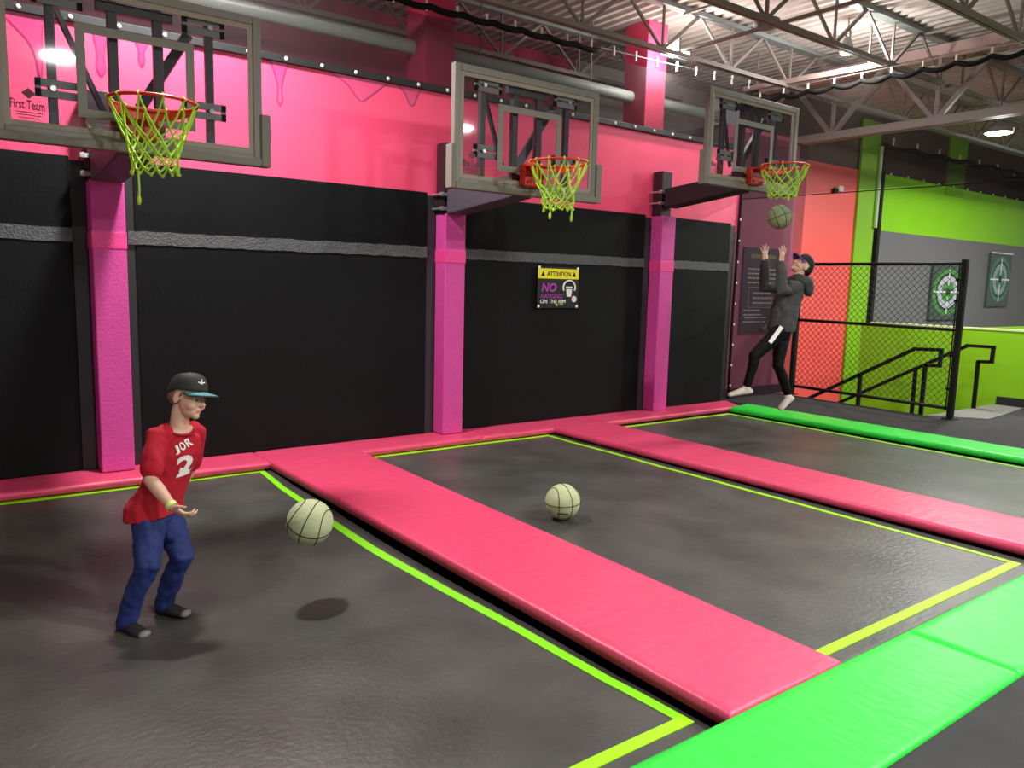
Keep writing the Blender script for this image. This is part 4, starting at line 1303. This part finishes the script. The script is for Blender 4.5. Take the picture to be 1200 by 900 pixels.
# ---- boy in red
B = {'head': (-2.893, -2.418, 0.872), 'neck': (-2.935, -2.408, 0.742), 'chest': (-2.954, -2.418, 0.596), 'belly': (-3.010, -2.393, 0.421), 'hip': (-3.056, -2.380, 0.291),
     'shR': (-3.050, -2.452, 0.700), 'shL': (-2.827, -2.335, 0.680), 'elR': (-3.106, -2.559, 0.506), 'wrR': (-3.047, -2.721, 0.403), 'elL': (-2.836, -2.194, 0.431), 'wrL': (-2.925, -2.165, 0.29),
     'hiR': (-3.103, -2.433, 0.290), 'hiL': (-2.978, -2.355, 0.263), 'knR': (-3.128, -2.545, 0.075), 'anR': (-3.215, -2.459, -0.205), 'knL': (-2.951, -2.466, 0.065), 'anL': (-3.011, -2.347, -0.20)}
B = {k: V(v) for k, v in B.items()}
bf = V((0.366, -0.931, 0)).normalized(); bl = V((0.931, 0.366, 0)).normalized(); bu = V((0, 0, 1))
# head faces along the picture's right, tipped down
RT = V((0.8036, -0.5953, 0)); FH_ = V((0.598, 0.8015, 0))
hf = (RT * 0.95 - FH_ * 0.26 + V((0, 0, -0.07))).normalized(); hl = V((0, 0, 1)).cross(hf).normalized(); hu = hf.cross(hl).normalized()
hu, hl = hu * cos(0.22) + hl * sin(0.22), hl * cos(0.22) - hu * sin(0.22)
HS = 1.0
hc = B['head']
person = thing('person', (-3.10, -2.41, -0.27), 'child in black cap, red numbered t-shirt and navy trousers, crouching after a bouncing ball', 'person')
mb = MB()
head_shapes(mb, hc, hf, hu, hl, HS)
mb.limb([hc - hu * 0.055 - hf * 0.022, B['neck'] + V((0, 0, -0.03))], [0.043, 0.047], 16)
mb.ell(B['neck'] + V((0, 0, -0.045)), (0.075, 0.052, 0.03), [bl, bf, V((0, 0, 1))])
mb.limb([B['neck'] + V((0, 0, -0.05)), B['chest'], B['belly'], B['hip']], [(0.085, 0.05), (0.105, 0.07), (0.095, 0.068), (0.10, 0.078)], 18, bl, bf)
mb.limb([B['shR'], B['elR'], B['wrR']], [0.031, 0.031, 0.0215], 14)
mb.limb([B['elR'], B['elR'] * 0.6 + B['wrR'] * 0.4, B['wrR']], [0.032, 0.033, 0.0215], 14)
mb.limb([B['shL'], B['elL'], B['wrL']], [0.031, 0.031, 0.0215], 14)
for s_ in 'RL':
    mb.limb([B['hi' + s_], B['kn' + s_], B['an' + s_]], [0.06, 0.042, 0.03], 14)
d_ = (V((-2.965, -2.845, 0.345)) - B['wrR']).normalized()
hand(mb, B['wrR'], RT * 0.80 - FH_ * 0.15 + V((0, 0, -0.45)), FH_ * 0.55 + RT * 0.2 + V((0, 0, 0.65)), FH_ * 0.6 + V((0, 0, 0.8)), 0.145, curl=0.66, spread=0.03)
hand(mb, B['wrL'], -RT * 0.3 + V((0, 0, -0.8)), -RT, FH_, 0.150, curl=0.4, spread=0.05)
body = place('body', baked(mb, 0.0042, 3), SKIN, person)
# t-shirt
mb = MB()
mb.limb([B['neck'] + V((0, 0, -0.062)), B['neck'] * 0.6 + B['chest'] * 0.4 + V((0, 0, -0.010)), B['chest'], B['chest'] * 0.45 + B['belly'] * 0.55, B['belly'], B['hip'] + V((0, 0, 0.045)), B['hip'] + V((0, 0, -0.02))],
        [(0.078, 0.056), (0.114, 0.082), (0.126, 0.094), (0.122, 0.094), (0.124, 0.099), (0.146, 0.116), (0.154, 0.124)], 22, bl, bf)
for s_ in 'RL':
    sh, el = B['sh' + s_], B['el' + s_]
    mb.limb([sh * 0.72 + B['neck'] * 0.28 + V((0, 0, -0.01)), sh, sh * 0.55 + el * 0.45, sh * 0.24 + el * 0.76], [0.049, 0.051, 0.053, 0.056], 16)
sm = baked(mb, 0.0062, 6, folds=0.009, fscale=(15, 15, 8), seed=3)
# lettering sits on the cloth: keep a tree of the shirt surface
bvh = BVHTree.FromPolygons([v.co.copy() for v in sm.vertices], [tuple(p.vertices) for p in sm.polygons])
cut(sm, B['hip'] + V((0, 0, -0.002)) , V((0.15, 0, -1)).normalized())
shirt = place('t_shirt', sm, REDSHIRT, person)
# round collar rib
a = MB(); nk = B['neck'] + V((0.004, -0.004, 0.006))
a.tube([nk + bl * 0.066 * cos(q) + bf * (0.060 * sin(q) + 0.006) + V((0, 0, -0.030 - 0.026 * sin(q) - 0.004 * abs(cos(q)))) for q in [2 * pi * k / 28 for k in range(28)]], 0.0065, 8, True)
a.build('collar', REDSHIRT, shirt, smooth=True)
cdirs = (bf * 0.72 - bl * 0.69).normalized(); cx_ = V((0, 0, 1)).cross(cdirs).normalized()
def on_shirt(body_, o, xd, yd, w_, h_, bold):
    m2 = text_mb(body_, o, xd, yd, w_, h_, 0.0025, bold=bold, sub=3)
    zd = V(xd).normalized().cross(V(yd).normalized())
    for i_, p in enumerate(m2.v):
        dep = (p - V(o)).dot(zd)
        hit = bvh.ray_cast(p + zd * 0.3, -zd, 0.6)
        q_ = hit[0] if hit[0] is not None and (hit[0] - p).length < 0.16 else bvh.find_nearest(p)[0]
        m2.v[i_] = q_ + zd * (0.0015 + dep)
    return m2
base = B['chest'] + cdirs * 0.12
two = on_shirt('2', base + cx_ * 0.012 + V((0, 0, -0.112)), cx_ + V((0, 0, 0.10)), V((0, 0, 1)) + cx_ * 0.1, 0.072, 0.108, 0.03)
two.build('number', WHITE, shirt)
for ch, q, zz_ in (('J', 0.018, 0.018), ('O', 0.042, 0.034), ('R', 0.067, 0.046)):
    m2 = on_shirt(ch, base + cx_ * q + V((0, 0, zz_ - 0.012)), cx_ + V((0, 0, 0.45)), V((0, 0, 1)) - cx_ * 0.4, 0.023, 0.044, 0.025)
    m2.build('lettering', WHITE, shirt)
# trousers
mb = MB()
mb.limb([B['belly'] * 0.25 + B['hip'] * 0.75, B['hip'] + V((0, 0, -0.03))], [(0.104, 0.086), (0.112, 0.092)], 20, bl, bf)
for s_ in 'RL':
    hi, kn, an = B['hip'] + (B['hi' + s_] - B['hip']) * 0.8 + V((0, 0, -0.02)), B['kn' + s_], B['an' + s_]
    e = an + (an - kn).normalized() * 0.015
    mb.limb([hi, hi * 0.55 + kn * 0.45, kn, kn * 0.5 + an * 0.5 - bf * 0.012, e], [0.078, 0.073, 0.060, 0.053, 0.050], 18)
place('trousers', baked(mb, 0.0065, 5, folds=0.010, fscale=(14, 14, 12), seed=8), NAVY, person)
# dark socks with grey toes
for s_, hp, tp in (('R', (-3.235, -2.435, -0.281), (-3.155, -2.585, -0.279)), ('L', (-3.035, -2.325, -0.276), (-2.93, -2.46, -0.272))):
    mb = MB(); foot(mb, hp, tp, 0.98, ankle=B['an' + s_])
    so = place('sock', baked(mb, 0.005, 3), SHOE, person)
    h_, t_ = V(hp), V(tp); dd = (t_ - h_).normalized()
    a = MB(); a.ell(t_ - dd * 0.012 + V((0, 0, 0.020)), (0.022, 0.034, 0.019), [dd, dd.cross(V((0, 0, 1))).normalized(), V((0, 0, 1))], 14, 8); a.build('toe_cap', SHOETOE, so, smooth=True)
# wristband
wd = (B['wrR'] - B['elR']).normalized(); a_ = wd.cross(V((0, 0, 1))).normalized(); b_ = wd.cross(a_)
a = MB()
for k in range(24):
    q = 2 * pi * k / 24
    for rr_, off in ((0.0245, -0.011), (0.0275, -0.011), (0.0275, 0.011), (0.0245, 0.011)):
        a.v.append(B['wrR'] - wd * 0.006 + wd * off + a_ * rr_ * cos(q) + b_ * rr_ * sin(q))
for k in range(24):
    k2 = (k + 1) % 24
    for j in range(4):
        a.f.append((4 * k + j, 4 * k + (j + 1) % 4, 4 * k2 + (j + 1) % 4, 4 * k2 + j))
a.build('wristband', BANDY, person, smooth=False)
# hair below the cap
mb = MB()
P_ = lambda a, b, e: hc + hf * a + hu * b + hl * e
mb.ell(P_(-0.030, 0.008, 0), (0.071, 0.0765, 0.056), [hf, hl, hu], 20, 12)
for q in (-1, 1):
    mb.limb([P_(0.030, 0.034, q * 0.070), P_(0.012, 0.004, q * 0.0725)], [0.010, 0.006], 10)
place('hair', baked(mb, 0.004, 2, folds=0.003, fscale=(70, 70, 14)), HAIRM, person)
face_parts(person, hc, hf, hu, hl, HS, look_down=0.003)
cap(person, hc, hf, hu, hl, HS, CAPBLK, CAPBLK, edge=TEALTRIM, emblem=True, tilt=0.0)

# ---- jumping person
J = {'head': (3.316, -1.787, 1.722), 'neck': (3.253, -1.759, 1.600), 'chest': (3.190, -1.745, 1.43), 'belly': (3.140, -1.735, 1.236), 'hip': (3.110, -1.738, 1.096),
     'shL': (3.145, -1.835, 1.525), 'shR': (3.300, -1.670, 1.515), 'elL': (2.905, -1.850, 1.470), 'wrL': (2.949, -1.782, 1.745), 'elR': (3.085, -1.515, 1.50), 'wrR': (3.085, -1.495, 1.765),
     'hiL': (3.035, -1.775, 1.064), 'hiR': (3.185, -1.706, 1.057), 'knL': (2.754, -1.690, 0.815), 'anL': (2.703, -1.657, 0.506), 'knR': (3.082, -1.744, 0.700), 'anR': (3.225, -1.788, 0.402)}
J = {k: V(v) for k, v in J.items()}
jl = V((-0.72, -0.69, 0)).normalized(); jf = V((-0.69, 0.72, 0)).normalized()
g = (-RT * 0.97 - FH_ * 0.24).normalized()                     # where the head is turned, level
kf = (g * 0.70 + V((0, 0, 0.71))).normalized(); kl = V((0, 0, 1)).cross(g).normalized(); ku = kf.cross(kl).normalized()
kc = J['head']; KS = 1.04
p2 = thing('person', (3.05, -1.73, -0.068), 'person in charcoal hoodie, black trousers, white socks, jumping hands up at the hoop', 'person')
mb = MB()
head_shapes(mb, kc, kf, ku, kl, KS)
mb.limb([kc - ku * 0.05 - kf * 0.02, J['neck'] + V((0, 0, -0.03))], [0.047, 0.05], 16)
mb.limb([J['neck'] + V((0, 0, -0.05)), J['chest'], J['belly'], J['hip']], [(0.10, 0.06), (0.125, 0.08), (0.11, 0.075), (0.115, 0.085)], 18, jl, jf)
for s_ in 'LR':
    mb.limb([J['sh' + s_], J['el' + s_], J['wr' + s_]], [0.045, 0.035, 0.025], 14)
    mb.limb([J['hi' + s_], J['kn' + s_], J['an' + s_]], [0.062, 0.045, 0.032], 14)
hand(mb, J['wrL'], V((0, 0, 1)) + RT * 0.12, -RT * 0.6 + FH_ * 0.75, RT * 0.7, 0.19, curl=0.10, spread=0.30)
hand(mb, J['wrR'], V((0, 0, 1)) - RT * 0.02, -RT * 0.5 + FH_ * 0.80, RT * 0.5, 0.19, curl=0.10, spread=0.30)
place('body', baked(mb, 0.0048, 3), SKIN, p2)
mb = MB()
mb.limb([J['neck'] + V((0, 0, -0.01)), J['neck'] * 0.6 + J['chest'] * 0.4, J['chest'], J['belly'], J['hip'] + V((0, 0, 0.0))],
        [(0.085, 0.075), (0.150, 0.112), (0.162, 0.134), (0.156, 0.134), (0.160, 0.138)], 22, jl, jf)
for s_ in 'LR':
    sh, el, wr = J['sh' + s_], J['el' + s_], J['wr' + s_]
    mb.limb([sh * 0.75 + J['chest'] * 0.25, sh, sh * 0.5 + el * 0.5, el, el * 0.4 + wr * 0.6, wr + (el - wr) * 0.03], [0.066, 0.074, 0.066, 0.060, 0.052, 0.042], 16)
place('hoodie', cut(baked(mb, 0.0075, 5, folds=0.016, fscale=(12, 12, 9), seed=5), J['hip'] + V((0, 0, -0.035)), V((0, 0, -1))), HOODIE, p2)
mb = MB(); hb = J['neck'] - jf * 0.105 + V((0, 0, -0.03))
mb.ell(hb + V((0, 0, -0.02)), (0.075, 0.115, 0.085), [jf, jl, V((0, 0, 1))], 18, 12)
mb.ell(hb - jf * 0.035 + V((0, 0, -0.075)), (0.055, 0.085, 0.075), [jf, jl, V((0, 0, 1))], 16, 10)
for q in (-1, 1):
    mb.limb([hb + jl * q * 0.085, J['neck'] + jl * q * 0.085 + V((0, 0, 0.0)), J['neck'] + jf * 0.06 + jl * q * 0.04 + V((0, 0, -0.02))], [0.045, 0.04, 0.032], 12)
place('hood', baked(mb, 0.007, 4, folds=0.007, fscale=(16, 16, 10), seed=2), HOODIE, p2)
mb = MB()
mb.limb([J['hip'] + V((0, 0, 0.06)), J['hip'] + V((0, 0, -0.03))], [(0.130, 0.100), (0.138, 0.105)], 20, jl, jf)
for s_ in 'LR':
    hi, kn, an = J['hi' + s_], J['kn' + s_], J['an' + s_]
    mb.limb([hi, hi * 0.5 + kn * 0.5, kn, kn * 0.6 + an * 0.4 - jf * 0.012, an], [0.086, 0.074, 0.058, 0.052, 0.040], 18)
tm = baked(mb, 0.0075, 5, folds=0.006, fscale=(12, 12, 9), seed=11)
bv2 = BVHTree.FromPolygons([v.co.copy() for v in tm.vertices], [tuple(p.vertices) for p in tm.polygons])
tr = place('trousers', tm, TRACKBLK, p2)
# white side stripe on the near thigh
a = MB(); n = 10
pa, pb = J['hiL'] + V((0, 0, 0.05)) + jl * 0.0, J['hiL'] * 0.55 + J['knL'] * 0.45
wdir = (pb - pa).normalized().cross(jl).normalized()
for k in range(n + 1):
    c_ = pa + (pb - pa) * k / n
    for e in (-0.020, 0.020):
        p = c_ + wdir * e
        hit = bv2.ray_cast(p + jl * 0.4, -jl, 0.8)
        q = hit[0] if hit[0] is not None else p + jl * 0.09
        a.v += [q + jl * 0.008, q - jl * 0.008]
for k in range(n):
    o = 4 * k
    a.f += [(o, o + 2, o + 6, o + 4), (o + 1, o + 5, o + 7, o + 3), (o, o + 4, o + 5, o + 1), (o + 2, o + 3, o + 7, o + 6)]
a.f += [(0, 1, 3, 2), (4 * n, 4 * n + 2, 4 * n + 3, 4 * n + 1)]
a.build('side_stripe', WHITE, tr)
for s_, hp, tp in (('L', (2.745, -1.680, 0.425), (2.535, -1.555, 0.385)), ('R', (3.285, -1.810, 0.335), (3.125, -1.775, 0.225))):
    h_, t_ = V(hp), V(tp); d_ = (t_ - h_).normalized(); u_ = V((0, 0, 1)) - d_ * d_.z
    mb = MB(); foot(mb, hp, tp, 1.12, upv=u_, ankle=J['an' + s_] + V((0, 0, -0.01)))
    place('sock', baked(mb, 0.006, 3), SOCKW, p2)
P_ = lambda a, b, e: kc + (kf * a + ku * b + kl * e) * KS
mb = MB(); mb.ell(P_(-0.030, 0.010, 0), (0.071, 0.0765, 0.056), [kf, kl, ku], 18, 10)
place('hair', baked(mb, 0.005, 2, folds=0.003, fscale=(60, 60, 14)), mat('dark_hair', (46, 36, 30), 0.6), p2)
face_parts(p2, kc, kf, ku, kl, KS)
cap(p2, kc, kf, ku, kl, KS, mat('black_cap', (24, 24, 26), 0.7), VISORP, visor_len=0.07)

# ------------------------------------------------------------------ view
vs = SC.view_settings
vs.view_transform = 'Standard'; vs.look = 'None'; vs.gamma = 1.0; vs.use_curve_mapping = False
vs.exposure = 0.0
SC.cycles.max_bounces = 8; SC.cycles.transparent_max_bounces = 16
for o in SC.objects:
    if '_o' in o:
        del o['_o']
